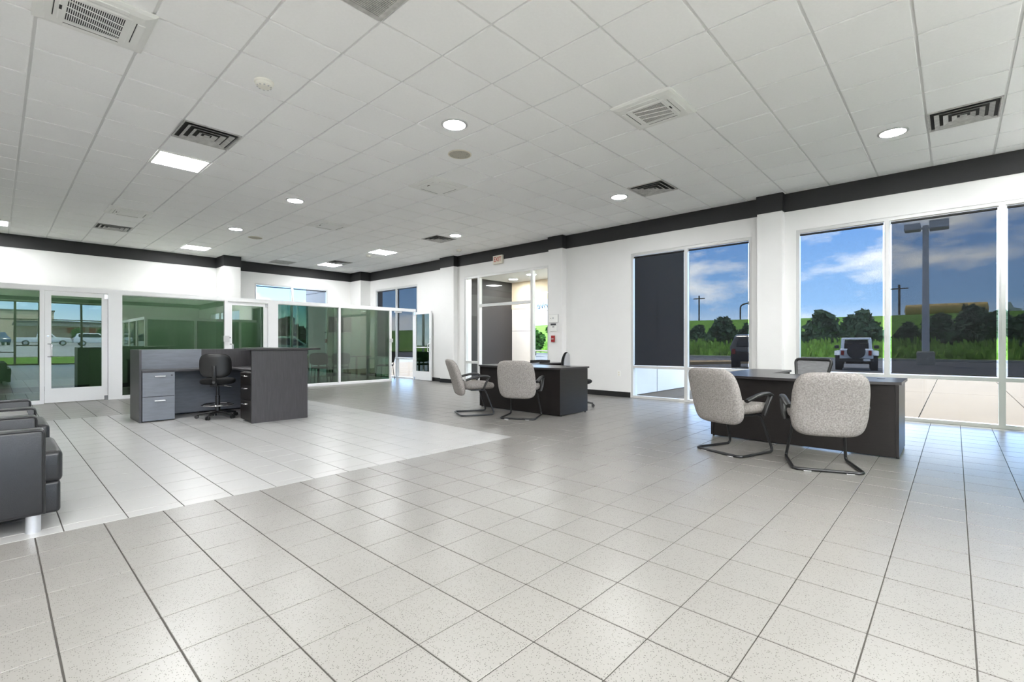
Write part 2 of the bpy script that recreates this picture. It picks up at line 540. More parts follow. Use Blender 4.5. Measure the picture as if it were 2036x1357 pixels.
# ------------------------------------------------------------------ projection, used to pick the pieces that show largest
SY, CY = math.sin(YAW), math.cos(YAW)
def proj(x, y, z):
    d = CY * x + SY * y
    if d < 0.05: return None
    return (1018 + 951.46 * (SY * x - CY * y) / d, 684.27 - 951.46 * (z - CAM_H) / d, d)
def area(x0, x1, y0, y1, z):
    q = [proj(*p, z) for p in ((x0, y0), (x1, y0), (x1, y1), (x0, y1))]
    if any(a is None for a in q): return 0
    xs = [a[0] for a in q]; ys = [a[1] for a in q]
    if max(xs) < 0 or min(xs) > 2036 or max(ys) < 0 or min(ys) > 1357: return 0
    s = 0
    for i in range(4):
        a, b = q[i], q[(i + 1) % 4]
        s += a[0] * b[1] - b[0] * a[1]
    return abs(s) / 2

# ------------------------------------------------------------------ floor
floor = struct('floor', MB().box(XL, XW + WT, YF - WT, YB + WT, -0.12, -0.0025), 'grout_dark', 'showroom floor of glossy speckled grey and off-white square tiles', 'floor')
TS = 0.3048
GX, GY = 0.0065, 0.0048       # wide joints one way, thin the other
ZX1, ZY0, ZY1 = 4.244, 3.9065, 9.698   # off-white inlay
def tile_rects(ox, oy, lo, hi):
    res = []
    i0 = math.floor((lo[0] - ox) / TS) - 1; i1 = math.ceil((hi[0] - ox) / TS) + 1
    j0 = math.floor((lo[1] - oy) / TS) - 1; j1 = math.ceil((hi[1] - oy) / TS) + 1
    for i in range(i0, i1):
        for j in range(j0, j1):
            a0, a1 = max(ox + i * TS, lo[0]), min(ox + (i + 1) * TS, hi[0])
            b0, b1 = max(oy + j * TS, lo[1]), min(oy + (j + 1) * TS, hi[1])
            if a1 - a0 > 0.02 and b1 - b0 > 0.02: res.append((a0, a1, b0, b1))
    return res
def tile_mb(mb, w, d, x=0, y=0, z=0.0, ch=0.0012, t=0.004):
    a, b = w / 2 - GX / 2, d / 2 - GY / 2
    c = ch
    vs = [(x-a, y-b, z-t), (x+a, y-b, z-t), (x+a, y+b, z-t), (x-a, y+b, z-t),
          (x-a, y-b, z-c), (x+a, y-b, z-c), (x+a, y+b, z-c), (x-a, y+b, z-c),
          (x-a+c, y-b+c, z), (x+a-c, y-b+c, z), (x+a-c, y+b-c, z), (x-a+c, y+b-c, z)]
    fs = [(8, 9, 10, 11)]
    for k in range(4):
        l = (k + 1) % 4
        fs += [(k, l, 4 + l, 4 + k), (4 + k, 4 + l, 8 + l, 8 + k)]
    return mb.add(vs, fs)
rects = []
ogx, ogy = 0.1578, 0.2489
for reg in [((XL, YF), (XW, ZY0)), ((ZX1, ZY0), (XW, ZY1)), ((XL, ZY1), (XW, YB))]:
    rects += [('g',) + r for r in tile_rects(ogx, ogy, *reg)]
rects += [('w',) + r for r in tile_rects(0.2815, 4.04, (XL, ZY0), (ZX1, ZY1))]
rects.sort(key=lambda r: -area(r[1], r[2], r[3], r[4], 0))
rest = {'g': MB(), 'w': MB()}
TILEM = {}
for n, (kd, a0, a1, b0, b1) in enumerate(rects):
    w, d = round(a1 - a0, 4), round(b1 - b0, 4)
    cx, cy = (a0 + a1) / 2, (b0 + b1) / 2
    if n < 298:
        key = (kd, w, d)
        if key not in TILEM:
            TILEM[key] = tile_mb(MB(), w, d).mesh('floor_tile', 'tile_grey' if kd == 'g' else 'tile_white')
        o = link('floor_tile', TILEM[key], floor, (cx, cy, random.uniform(-0.0002, 0.0002)))
    else:
        tile_mb(rest[kd], w, d, cx, cy)
o = obj('grey_tile_field', rest['g'], 'tile_grey', floor); tag(o, 'speckled grey tiles further across the floor', kind='stuff')
o = obj('white_tile_field', rest['w'], 'tile_white', floor); tag(o, 'off-white tiles further across the floor', kind='stuff')

# ------------------------------------------------------------------ ceiling
CT = 0.6096
COX, COY = 0.2145, 0.2335
ceiling = struct('ceiling', MB().box(XL, XW, YF, YB, HC + 0.022, HC + 0.04), 'tee_white', 'suspended ceiling of white square acoustic tiles in a tee grid', 'ceiling')
CASS = [(0, 7), (7, 3), (7, 9), (7, 15), (2, 18)]
DIFF = [(2, 10), (11, -1), (11, 5), (11, 14), (2, 21), (11, 22)]
PANEL = [(2, 12), (5, 23), (11, 18), (11, 23), (-1, 23)]
ADDED_PANEL = [(i, j) for i in (-3, -6, -9) for j in (-15, -12, -8, -5, -2, 1)] + [(i, j) for i in (1, 3, 7, 9, 12) for j in (-10, -8, -6, -4)]  # unseen panel lights added to brighten the showroom
RETG = [(2, 4), (9, 24)]
special = set(CASS + DIFF + PANEL + RETG + ADDED_PANEL)
def cell(i, j): return (COX + (i + .5) * CT, COY + (j + .5) * CT)
def ctile(mb, w, d, x=0, y=0):
    g = 0.011
    a, b = w / 2 - g, d / 2 - g
    c = 0.004
    vs = [(x-a, y-b, .02), (x+a, y-b, .02), (x+a, y+b, .02), (x-a, y+b, .02),
          (x-a, y-b, .002), (x+a, y-b, .002), (x+a, y+b, .002), (x-a, y+b, .002),
          (x-a+c, y-b+c, 0), (x+a-c, y-b+c, 0), (x+a-c, y+b-c, 0), (x-a+c, y+b-c, 0)]
    fs = [(11, 10, 9, 8)]
    for k in range(4):
        l = (k + 1) % 4
        fs += [(4 + k, 4 + l, l, k), (8 + k, 8 + l, 4 + l, 4 + k)]
    return mb.add(vs, fs)
cells = []
for i in range(-11, 15):
    for j in range(-19, 26):
        if (i, j) in special: continue
        a0, a1 = max(COX + i * CT, XL), min(COX + (i + 1) * CT, XW)
        b0, b1 = max(COY + j * CT, YF), min(COY + (j + 1) * CT, YB)
        if a1 - a0 > 0.05 and b1 - b0 > 0.05: cells.append((a0, a1, b0, b1))
cells.sort(key=lambda r: -area(*r, HC))
CM = {}
restc = MB()
for n, (a0, a1, b0, b1) in enumerate(cells):
    w, d = round(a1 - a0, 4), round(b1 - b0, 4)
    cx, cy = (a0 + a1) / 2, (b0 + b1) / 2
    if n < 298:
        if (w, d) not in CM: CM[(w, d)] = ctile(MB(), w, d).mesh('ceiling_tile', 'ceil_tile')
        link('ceiling_tile', CM[(w, d)], ceiling, (cx, cy, HC + random.uniform(-0.001, 0.001)))
    else:
        ctile(restc, w, d, cx, cy)
o = obj('ceiling_tile_field', restc, 'ceil_tile', ceiling, loc=(0, 0, HC)); tag(o, 'acoustic tiles in the far and hidden ceiling', kind='stuff')
tee_y = MB().box(-0.012, 0.012, YF, YB, HC + 0.012, HC + 0.0225).mesh('grid_tee', 'tee_white')
tee_x = MB().box(XL, XW, -0.012, 0.012, HC + 0.0125, HC + 0.0225).mesh('grid_tee', 'tee_white')
for i in range(-10, 15): link('grid_tee', tee_y, ceiling, (COX + i * CT, 0, 0))
for j in range(-18, 26): link('grid_tee', tee_x, ceiling, (0, COY + j * CT, 0))

# ---- ceiling lamps
def panel_light(loc, label, group=None):
    t = thing('ceiling_panel_light', label, 'ceiling light', loc, 0, group)
    mb = MB(); a, b = CT / 2 - 0.006, CT / 2 - 0.03
    for s in (0, 1):
        pass
    mb.box(-a, a, -a, -b, -0.004, 0.01).box(-a, a, b, a, -0.004, 0.01).box(-a, -b, -b, b, -0.004, 0.01).box(b, a, -b, b, -0.004, 0.01)
    obj('frame', mb, 'plastic_white', t)
    obj('diffuser', MB().box(-b, b, -b, b, 0.0, 0.008), 'lamp_glow', t)
    return t
PL = ['square glowing ceiling panel light beside the dirty air diffuser over the reception desk',
      'square glowing ceiling panel light next to the column behind the offices',
      'square glowing ceiling panel light with a small round detector just beyond it',
      'square glowing ceiling panel light touching an air diffuser near the room corner',
      'square glowing ceiling panel light above the glass office with the street reflection']
PANEL += ADDED_PANEL
PL += ['square glowing ceiling panel light over the waiting side of the showroom'] * 18 + ['square glowing ceiling panel light in the street half of the showroom'] * 20
p0 = None
for (i, j), lb in zip(PANEL, PL):
    x, y = cell(i, j)
    if p0 is None: p0 = panel_light((x, y, HC), lb, 'ceiling panel lights')
    else: dup(p0, (x, y, HC), 0, lb)
def down_light(loc, label, group):
    t = thing('recessed_downlight', label, 'ceiling light', loc, 0, group)
    obj('trim_ring', MB().lathe([(0.125, 0.0), (0.15, 0.0), (0.15, -0.006), (0.125, -0.012), (0.122, -0.004)], 40, loop=True), 'plastic_grey', t, 40)
    obj('lens', MB().lathe([(0.001, -0.006), (0.124, -0.006), (0.124, 0.0), (0.001, 0.0)], 40), 'lamp_glow_down', t)
    return t
DL = [((5, 6), 'round glowing downlight beside a round tan speaker in the ceiling'),
      ((11, 0), 'round glowing downlight beside an air diffuser above the near desk by the windows'),
      ((11, 6), 'round glowing downlight touching an air diffuser above the far desk'),
      ((5, 13), 'round glowing downlight over the floor between reception desk and the pillars'),
      ((5, 18), 'round glowing downlight beside a pale round speaker near the offices'),
      ((11, 13), 'round glowing downlight beside the diffuser near the entrance'),
      ((5, -1), 'round glowing downlight over the open floor before the near desk'),
      ((5, -8), 'round glowing downlight over the open floor towards the street windows'),
      ((11, -7), 'round glowing downlight over the walled office by the street'),
      ((-1, 0), 'round glowing downlight over the floor beside the leather armchairs'),
      ((-1, -7), 'round glowing downlight near the street windows'),
      ((-8, 3), 'round glowing downlight beside the plain side wall'),
      ((-8, -9), 'round glowing downlight in the corner by the street windows'),
      ((-1, 6), 'round glowing downlight above the leather armchairs')]
d0 = None
for (i, j), lb in DL:
    x, y = cell(i, j)
    if d0 is None: d0 = down_light((x, y, HC), lb, 'round ceiling downlights')
    else: dup(d0, (x, y, HC), 0, lb)
# ---- round speakers
def speaker(loc, label):
    t = thing('ceiling_speaker', label, 'speaker', loc, 0, 'round ceiling speakers')
    obj('rim', MB().lathe([(0.14, 0), (0.155, 0), (0.155, -0.006), (0.14, -0.009)], 40, loop=True), 'cream', t, 40)
    mb = MB().lathe([(0.001, -0.009), (0.08, -0.009), (0.142, -0.006), (0.142, 0), (0.001, 0)], 40)
    g = obj('grille', mb, 'speaker_tan', t, 40)
    mb = MB()
    for k in range(6):
        mb.cyl((0.1 * math.cos(k * PI / 3), 0.1 * math.sin(k * PI / 3), 0), 0.006, -0.0115, -0.008, 8)
    tag(obj('screw_set', mb, 'steel', g), kind='stuff')
x, y = cell(6, 7); speaker((x, y, HC), 'round tan ceiling speaker grille beside a glowing downlight')
x, y = cell(6, 19); speaker((x, y, HC), 'pale round ceiling speaker near the glass offices')
# ---- detectors
def detector(loc, label, s=1.0):
    t = thing('smoke_detector', label, 'smoke detector', loc, 0, 'ceiling detectors')
    obj('base', MB().lathe([(0.075*s, 0), (0.075*s, -0.012*s), (0.068*s, -0.018*s), (0.001, -0.018*s)], 28), 'detector_white', t, 40)
    obj('chamber', MB().lathe([(0.066*s, -0.018*s), (0.064*s, -0.034*s), (0.05*s, -0.046*s), (0.03*s, -0.05*s), (0.001, -0.05*s)], 28), 'detector_white', t, 40)
    mb = MB()
    for k in range(10):
        a = k / 10 * 2 * PI
        c, s_ = math.cos(a), math.sin(a)
        mb.box(0.05*s*c - .007, 0.05*s*c + .007, 0.05*s*s_ - .007, 0.05*s*s_ + .007, -0.047*s, -0.04*s)
    tag(obj('vent_slots', mb, 'plastic_grey', t), kind='stuff')
x, y = cell(2, 7); detector((1.75, 4.85, HC), 'round white smoke detector hanging from a plain tile near the big air unit', 1.15)
detector((7.19, 12.18, HC), 'small white detector beside a glowing ceiling panel near the offices')
detector((8.40, 9.70, HC), 'small white detector above the black band near the entrance')
# ---- four way air diffusers
def sq_ring(mb, a0, z0, a1, z1):
    vs = [(-a0,-a0,z0),(a0,-a0,z0),(a0,a0,z0),(-a0,a0,z0),(-a1,-a1,z1),(a1,-a1,z1),(a1,a1,z1),(-a1,a1,z1)]
    return mb.add(vs, [(k, (k+1) % 4, 4 + (k+1) % 4, 4 + k) for k in range(4)])
def diffuser(loc, label):
    t = thing('air_diffuser', label, 'air vent', loc, 0, 'square ceiling air diffusers')
    a = CT / 2 - 0.008
    mb = MB(); sq_ring(mb, a, 0.008, a, -0.004); sq_ring(mb, a, -0.004, a - 0.016, -0.004); sq_ring(mb, a - 0.016, -0.004, a - 0.024, 0.010)
    obj('frame', mb, 'vent_metal', t)
    mb = MB(); mb.box(-a + 0.022, a - 0.022, -a + 0.022, a - 0.022, 0.012, 0.014)
    obj('neck', mb, 'vent_dark', t)
    for r in (0.240, 0.166, 0.095):
        mb = MB(); sq_ring(mb, r, -0.012, r - 0.042, 0.010); sq_ring(mb, r, -0.012, r, -0.015); sq_ring(mb, r, -0.015, r - 0.040, 0.006)
        obj('cone', mb, 'vent_metal', t)
    obj('centre_plate', MB().box(-0.03, 0.03, -0.03, 0.03, -0.006, 0.0), 'vent_metal', t)
    return t
DF = ['stained square air diffuser with nested cones beside the ceiling panel light',
      'stained square air diffuser beside the downlight above the near desk',
      'square air diffuser beside the downlight above the far desk',
      'square air diffuser beside the downlight near the entrance',
      'square air diffuser just beyond a flat air unit near the offices',
      'square air diffuser touching a glowing panel light near the room corner']
v0 = None
for (i, j), lb in zip(DIFF, DF):
    x, y = cell(i, j)
    if v0 is None: v0 = diffuser((x, y, HC), lb)
    else: dup(v0, (x, y, HC), 0, lb)
# ---- ceiling cassettes
def cassette(loc, label, open_grille, rz=0.0):
    t = thing('air_conditioner_cassette', label, 'air conditioner', loc, rz, 'ceiling air conditioner cassettes')
    a = 0.335
    bm = MB()
    # curved facia: outer edge thin, swelling to the middle
    sq_ring(bm, a, 0.0, a, -0.012); sq_ring(bm, a, -0.012, a - 0.02, -0.024); sq_ring(bm, a - 0.02, -0.024, a - 0.07, -0.034)
    sq_ring(bm, a - 0.07, -0.034, 0.205, -0.034)
    obj('facia', bm, 'plastic_white', t)
    obj('grille_frame', sq_ring(sq_ring(MB(), 0.205, -0.034, 0.195, -0.040), 0.195, -0.040, 0.165, -0.040), 'plastic_white', t)
    for k in range(4):
        mb = MB().rbox(-0.165, 0.165, 0.232, 0.283, -0.040, -0.030, 0.004)
        lv = obj('louvre', mb, 'plastic_white', t, rot=(0, 0, k * PI / 2))
        obj('slot', MB().box(-0.165, 0.165, 0.2255, 0.231, -0.0355, -0.028), 'vent_dark', lv)
    if open_grille:
        obj('filter', MB().box(-0.168, 0.168, -0.168, 0.168, -0.0352, -0.030), 'vent_dark', t)
        mb = MB()
        for k in range(27):
            x = -0.162 + k * 0.3245 / 26
            mb.box(x - 0.0028, x + 0.0028, -0.166, 0.166, -0.0385, -0.0365)
        tag(obj('grille_bars', mb, 'plastic_white', t), kind='stuff')
        for s in (-0.09, 0, 0.09):
            mb = MB().tube([(-0.166, s - 0.04, -0.0385), (0.166, s + 0.04, -0.0385)], 0.0045, 6)
            obj('grille_brace', mb, 'plastic_white', t)
    else:
        obj('grille_cover', MB().rbox(-0.165, 0.165, -0.165, 0.165, -0.046, -0.034, 0.004), 'plastic_white', t)
    obj('receiver_eye', MB().box(-0.2, -0.185, -0.03, 0.03, -0.042, -0.039), 'vent_dark', t)
    return t
CL = ['large white ceiling air unit with open mesh grille in the corner above the armchairs',
      'white ceiling air unit with dark open mesh grille above the near desks',
      'white ceiling air unit with closed square cover over the middle of the room',
      'white ceiling air unit with closed cover between two downlights near the entrance',
      'white ceiling air unit with closed cover just before a diffuser near the offices']
for (i, j), lb, og, rz in zip(CASS, CL, (1, 1, 0, 0, 0), (0, PI/2, 0, 0, 0)):
    x, y = cell(i, j); cassette((x, y, HC), lb, og, rz)
# ---- return grilles
def return_grille(loc, label):
    t = thing('return_air_grille', label, 'air vent', loc, 0, 'slatted return grilles')
    a = CT / 2 - 0.008
    mb = MB(); sq_ring(mb, a, 0.01, a, -0.006); sq_ring(mb, a, -0.006, a - 0.045, -0.01); sq_ring(mb, a - 0.045, -0.01, a - 0.045, 0.008)
    obj('frame', mb, 'vent_metal', t)
    obj('backing', MB().box(-a + .04, a - .04, -a + .04, a - .04, 0.008, 0.011), 'vent_dark', t)
    mb = MB(); n = 30
    for k in range(n):
        y = -a + 0.055 + k * (2 * a - 0.11) / (n - 1)
        mb.box(-a + .045, a - .045, y - .0055, y + .0045, -.008, -.004)
    tag(obj('slats', mb, 'vent_metal', t), kind='stuff')
    obj('crossbar', MB().box(-0.006, 0.006, -a + .045, a - .045, -0.0095, -0.004), 'vent_metal', t)
x, y = cell(2, 4); return_grille((x, y, HC), 'white slatted return grille beyond the smoke detector and big air unit')
x, y = cell(9, 24); return_grille((x, y, HC), 'grey slatted return grille near the column behind the offices')

# ------------------------------------------------------------------ windows and glazed fronts
def bar(mb, axis, c0, c1, a, b, z0, z1):
    return mb.box(c0, c1, a, b, z0, z1) if axis == 'x' else mb.box(a, b, c0, c1, z0, z1)
def storefront(name, label, axis, c, sgn, breaks, rails, top, fm, glass, fw=0.05, depth=0.10, open_cells=(), cat='window', rail_h=0.05):
    t = struct(name, label=label, cat=cat)
    c0, c1 = c, c + sgn * depth
    lo, hi = breaks[0], breaks[-1]
    mb = MB()
    bar(mb, axis, c0, c1, lo, lo + fw, 0, top); bar(mb, axis, c0, c1, hi - fw, hi, 0, top)
    bar(mb, axis, c0, c1, lo + fw, hi - fw, top - fw, top)
    obj('frame', mb, fm, t)
    for b in breaks[1:-1]:
        obj('mullion', bar(MB(), axis, c0, c1, b - fw * .65, b + fw * .65, 0, top - fw), fm, t)
    for k in range(len(breaks) - 1):
        a = breaks[k] + (fw if k == 0 else fw * .65); b = breaks[k + 1] - (fw if k == len(breaks) - 2 else fw * .65)
        zs = [0.0] + list(rails[k]) + [top - fw]
        for q, z in enumerate(zs[:-1]):
            if q == 0:
                if (k, 0) not in open_cells:
                    obj('sill_rail', bar(MB(), axis, c0, c1, a, b, 0, fw), fm, t)
                z0 = fw if (k, 0) not in open_cells else 0
            else:
                obj('rail', bar(MB(), axis, c0, c1, a, b, z - rail_h / 2, z + rail_h / 2), fm, t)
                z0 = z + rail_h / 2
            z1 = zs[q + 1] - (rail_h / 2 if q < len(zs) - 2 else 0)
            if (k, q) in open_cells: continue
            g = c + sgn * depth * 0.65
            obj('pane', bar(MB(), axis, g - 0.003, g + 0.003, a - 0.004, b + 0.004, z0 - 0.004, z1 + 0.004), glass, t)
    return t
R1 = [0.645]
storefront('window_1', 'tall three-light window behind the near desk with low clear panes', 'x', XW + 0.01, 1, [-1.66, -0.46, 0.74, 1.93], [R1, R1, R1], 3.0, 'alu_grey', 'glass_clear')
storefront('window_2', 'tall two-light window beside the white pilaster with one nearly black screen', 'x', XW + 0.01, 1, [2.61, 3.79, 4.96], [R1, R1], 3.0, 'alu_grey', 'glass_clear')
storefront('window_3', 'tall two-light window at the far end by the open glass door', 'x', XW + 0.01, 1, [12.37, 13.56, 14.80], [R1, R1], 3.0, 'alu_grey', 'glass_clear')
storefront('window_4', 'wide two-light window in the wall behind the offices', 'y', YB + 0.01, 1, [5.43, 6.58, 7.79], [R1, R1], 3.0, 'alu_grey', 'glass_clear')
storefront('window_5', 'tall window of the walled office by the street', 'x', XW + 0.01, 1, [-8.6, -6.9, -5.1, -3.4], [R1, R1, R1], 3.0, 'alu_grey', 'glass_clear')
storefront('window_6', 'bronze framed street front of large panes seen mirrored in the glass offices', 'y', YF - 0.01, -1, [-4.6, -2.8, -1.0, 0.72, 1.62, 3.3, 4.62], [[0.7, 2.42]] * 3 + [[1.05, 2.42]] + [[2.42], [2.42]], 3.39, 'frame_bronze', 'glass_clear', fw=0.07)
storefront('door_4', 'glazed entrance front with sidelights and a transom over the open doorway', 'x', XW + 0.01, 1, [7.12, 7.68, 9.59, 10.17], [[], [2.17], [0.61]], 3.0, 'alu_grey', 'glass_clear', fw=0.055, open_cells=((1, 0),), cat='door', rail_h=0.07)

# ---- roller screens
def shade(axis, c, a, b, z0, z1, material, label, group, chain=None):
    mid = (a + b) / 2
    loc = (c, mid, 0) if axis == 'x' else (mid, c, 0)
    t = thing('roller_shade', label, 'window shade', loc, 0 if axis == 'x' else -PI / 2, group)
    h = (b - a) / 2
    obj('fabric', MB().quad((0, -h + .012, z0), (0, h - .012, z0), (0, h - .012, z1), (0, -h + .012, z1)), material, t)
    obj('hem_bar', MB().tube([(0, -h + .008, z0), (0, h - .008, z0)], 0.008, 8), 'plastic_black', t, 40)
    obj('roller', MB().tube([(0.0, -h + .002, z1 + .004), (0.0, h - .002, z1 + .004)], 0.017, 10), 'plastic_black', t, 40)
    obj('bracket', MB().box(-0.022, 0.02, h - 0.004, h + 0.004, z1 - 0.03, z1 + 0.03), 'plastic_white', t)
    if chain:
        s = chain
        y = s * (h + 0.022)
        pts = [(-0.035, y, z1 - 0.02), (-0.036, y + .006, 1.6), (-0.036, y + .012, 1.15), (-0.036, y, 1.10), (-0.036, y - .012, 1.15), (-0.036, y - .004, 1.7), (-0.035, y - .004, z1 - .02)]
        obj('pull_chain', MB().tube(fillet(pts, 0.04), 0.0022, 6), 'plastic_grey', t)
    return t
SG = 'dark mesh roller shades'
cx = XW + 0.045
shade('x', cx, 0.78, 1.88, 0.69, 2.915, 'shade_light', 'sheer mesh roller shade through which the white off-road car shows', SG, -1)
shade('x', cx, -0.42, 0.70, 0.69, 2.915, 'shade_deep', 'blue-looking mesh roller shade in front of the twin-headed lamp pole', SG, -1)
shade('x', cx, -1.60, -0.50, 0.69, 2.915, 'shade_deep', 'mesh roller shade in the window light beyond the lamp pole', SG)
shade('x', cx, 3.83, 4.90, 0.69, 2.915, 'shade_dense', 'nearly opaque charcoal roller shade in front of the white outer wall', SG, -1)
shade('x', cx, 2.67, 3.75, 0.69, 2.915, 'shade_mid', 'mesh roller shade beside the near-black one, a dark car behind it', SG, -1)
shade('x', cx, 12.43, 13.52, 0.69, 2.915, 'shade_deep', 'mesh roller shade in the far window, nearer the open glass door', SG)
shade('x', cx, 13.60, 14.74, 0.69, 2.915, 'shade_deep', 'mesh roller shade in the far window, nearer the room corner', SG)
shade('y', YB + 0.045, 5.49, 6.54, 0.69, 2.915, 'shade_back', 'pale mesh roller shade behind the offices showing only sky', SG)
shade('y', YB + 0.045, 6.62, 7.73, 0.69, 2.915, 'shade_back', 'pale mesh roller shade behind the offices with the outer wall behind it', SG)

# ------------------------------------------------------------------ glass office partition
PT = 0.05    # half depth of the frame
part = struct('wall_partition', label='white framed glass office partition with dark green mirroring panes', cat='partition')
ZT0, ZT1 = 2.125, 2.215
obj('header_rail', MB().box(XL, 9.0, YP - PT, YP + PT, ZT0, ZT1), 'alu_white', part)
posts = [(XL, XL + .08), (-3.03, -2.97), (-1.33, -1.27), (0.565, 0.625), (1.545, 1.765), (3.625, 3.695), (4.585, 4.825), (6.43, 6.49), (8.06, 8.12), (8.955, 9.0)]
for a, b in posts: obj('post', MB().box(a, b, YP - PT, YP + PT, 0, ZT0), 'alu_white', part)
panes = [(XL + .08, -3.03), (-2.97, -1.33), (-1.27, 0.565), (1.765, 3.625), (4.825, 6.43), (6.49, 8.06)]
for a, b in panes:
    obj('bottom_rail', MB().box(a, b, YP - PT, YP + PT, 0, 0.055), 'alu_white', part)
    obj('glazing_bead', MB().box(a, b, YP - 0.02, YP + 0.02, 0.055, 0.07).box(a, b, YP - 0.02, YP + 0.02, ZT0 - 0.012, ZT0), 'alu_white', part)
    obj('pane', MB().box(a, b, YP - 0.003, YP + 0.003, 0.065, ZT0 - 0.008), 'glass_green', part)
obj('wall_box', MB().box(3.60, 3.72, YP - PT - 0.03, YP - PT, 1.17, 1.31), 'plastic_grey', part)
obj('wall_box', MB().box(8.03, 8.15, YP - PT - 0.02, YP - PT, 1.17, 1.28), 'plastic_grey', part)

def glass_door(name, label, w, hinge_right, loc, rz, midrail=False, handle_side=-1):
    # local: leaf in the xz plane from x=0 to x=w, y towards -y is the showroom side
    t = struct(name, label=label, cat='door', loc=loc)
    t.rotation_euler = (0, 0, rz)
    H0, H1, st = 0.012, 2.112, 0.09
    mb = MB()
    mb.box(0, st, -0.022, 0.022, H0, H1).box(w - st, w, -0.022, 0.022, H0, H1)
    obj('stile', MB().box(0, st, -0.022, 0.022, H0, H1), 'alu_white', t)
    obj('stile', MB().box(w - st, w, -0.022, 0.022, H0, H1), 'alu_white', t)
    obj('top_rail', MB().box(st, w - st, -0.022, 0.022, H1 - 0.075, H1), 'alu_white', t)
    obj('bottom_rail', MB().box(st, w - st, -0.022, 0.022, H0, 0.28), 'alu_white', t)
    if midrail: obj('middle_rail', MB().box(st, w - st, -0.02, 0.02, 1.0, 1.03), 'alu_white', t)
    obj('pane', MB().box(st - .004, w - st + .004, -0.003, 0.003, 0.276, H1 - 0.07), 'glass_green', t)
    hx = 0.045 if handle_side < 0 else w - 0.045
    s = 1 if handle_side < 0 else -1
    pts = [(hx, -0.02, 0.88), (hx + .05 * s, -0.075, 0.88), (hx + .05 * s, -0.075, 1.12), (hx, -0.02, 1.12)]
    obj('pull_handle', MB().tube(fillet(pts, 0.03), 0.011, 10), 'steel', t, 40)
    obj('lock_cylinder', MB().lathe([(0.016, -0.027), (0.016, -0.02)], 16, (hx, 0, 1.27), 'y'), 'steel', t, 40)
    hg = w - 0.02 if handle_side < 0 else 0.02
    for z in (0.05, 2.07):
        obj('pivot_hinge', MB().box(hg - .03, hg + .03, -0.032, -0.02, z - .05, z + .04), 'steel', t)
    return t
glass_door('door_1', 'closed white framed glass door mirroring the street, left of the reception desk', 0.905, True, (0.632, YP, 0), 0)
glass_door('door_2', 'closed white framed glass door with dark pane behind the reception stool', 0.878, True, (3.701, YP, 0), 0)
glass_door('door_3', 'open white framed glass door leaf folded back against the window wall', 0.90, True, (8.955, YP - PT - 0.01, 0), -PI / 2 - 0.05, True, 1)
c = obj('door_closer', MB().rbox(8.2, 8.45, YP - PT - 0.05, YP - PT, 2.06, 2.115, 0.006), 'steel', part)

# low office dividers behind the glass
struct('wall_divider', MB().box(4.66, 4.76, YP + PT, 15.13, 0, 2.2), 'green_wall', 'low plastered divider between two glass offices', 'wall')
struct('wall_divider', MB().box(1.60, 1.71, YP + PT, YB, 0, 2.2), 'green_wall', 'low plastered divider beside the office with the street reflection', 'wall')

# second glass office by the street (mirrored in the partition)
off = struct('wall_office', label='white framed glass office box standing by the street corner of the showroom', cat='partition')
for (x0, x1, y0, y1) in [(4.5, 9.0, -1.05, -0.95), (4.45, 4.55, -6.5, -1.05)]:
    obj('header_rail', MB().box(x0, x1, y0, y1, 2.2, 2.32), 'alu_white', off)
    obj('bottom_rail', MB().box(x0, x1, y0, y1, 0, 0.06), 'alu_white', off)
for x in (4.45, 6.3, 8.2):
    obj('post', MB().box(x, x + 0.1, -1.05, -0.95, 0.06, 2.2), 'alu_white', off)
for y in (-6.5, -4.7, -2.9): obj('post', MB().box(4.45, 4.55, y, y + .08, 0.06, 2.2), 'alu_white', off)
for a, b in ((4.55, 6.3), (6.4, 8.2), (8.3, 9.0)): obj('pane', MB().box(a, b, -1.003, -0.997, 0.06, 2.2), 'glass_green', off)
for a, b in ((-6.42, -4.7), (-4.62, -2.9), (-2.82, -1.05)): obj('pane', MB().box(4.497, 4.503, a, b, 0.06, 2.2), 'glass_green', off)

# ------------------------------------------------------------------ entrance vestibule outside the window wall
VX = 12.0
v = struct('wall_vestibule', label='white panelled entrance porch walls outside the window wall', cat='wall')
obj('side_wall', MB().box(XW + WT, VX + 0.22, 5.16, 5.36, 0, 4.4), 'ext_white', v)
for x in (10.62,):
    obj('panel_joint', MB().box(x - .006, x + .006, 5.154, 5.16, 0, 4.4), 'bld_grey', v)
obj('panel_joint', MB().box(XW + WT, VX + .22, 5.154, 5.16, 1.75, 1.762), 'bld_grey', v)
obj('outer_wall', wall_boxes(MB(), 'x', VX, VX + 0.22, 5.36, 11.3, 4.4, [(6.2, 10.25, 0, 2.95)]), 'ext_white', v)
obj('panel_joint', MB().box(VX - .006, VX, 10.25, 11.1, 1.55, 1.562), 'bld_grey', v)
obj('cream_soffit', MB().box(VX - 0.012, VX, 5.36, 11.1, 2.55, 3.2), 'ext_cream', v)
obj('cream_header', MB().box(VX - 0.014, VX - 0.012, 10.25, 11.1, 2.3, 2.55), 'ext_cream', v)
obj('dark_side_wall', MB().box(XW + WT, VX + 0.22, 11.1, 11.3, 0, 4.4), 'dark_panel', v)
obj('porch_ceiling', MB().box(XW + WT, VX, 5.36, 11.1, 3.2, 3.3), 'wall_white', v)
obj('porch_floor', MB().box(XW + WT, VX + 0.3, 5.16, 11.3, -0.1, -0.004), 'concrete', v)
obj('porch_roof', MB().box(XW + WT, VX + 0.3, 5.1, 11.4, 4.4, 4.5), 'roof_dark', v)
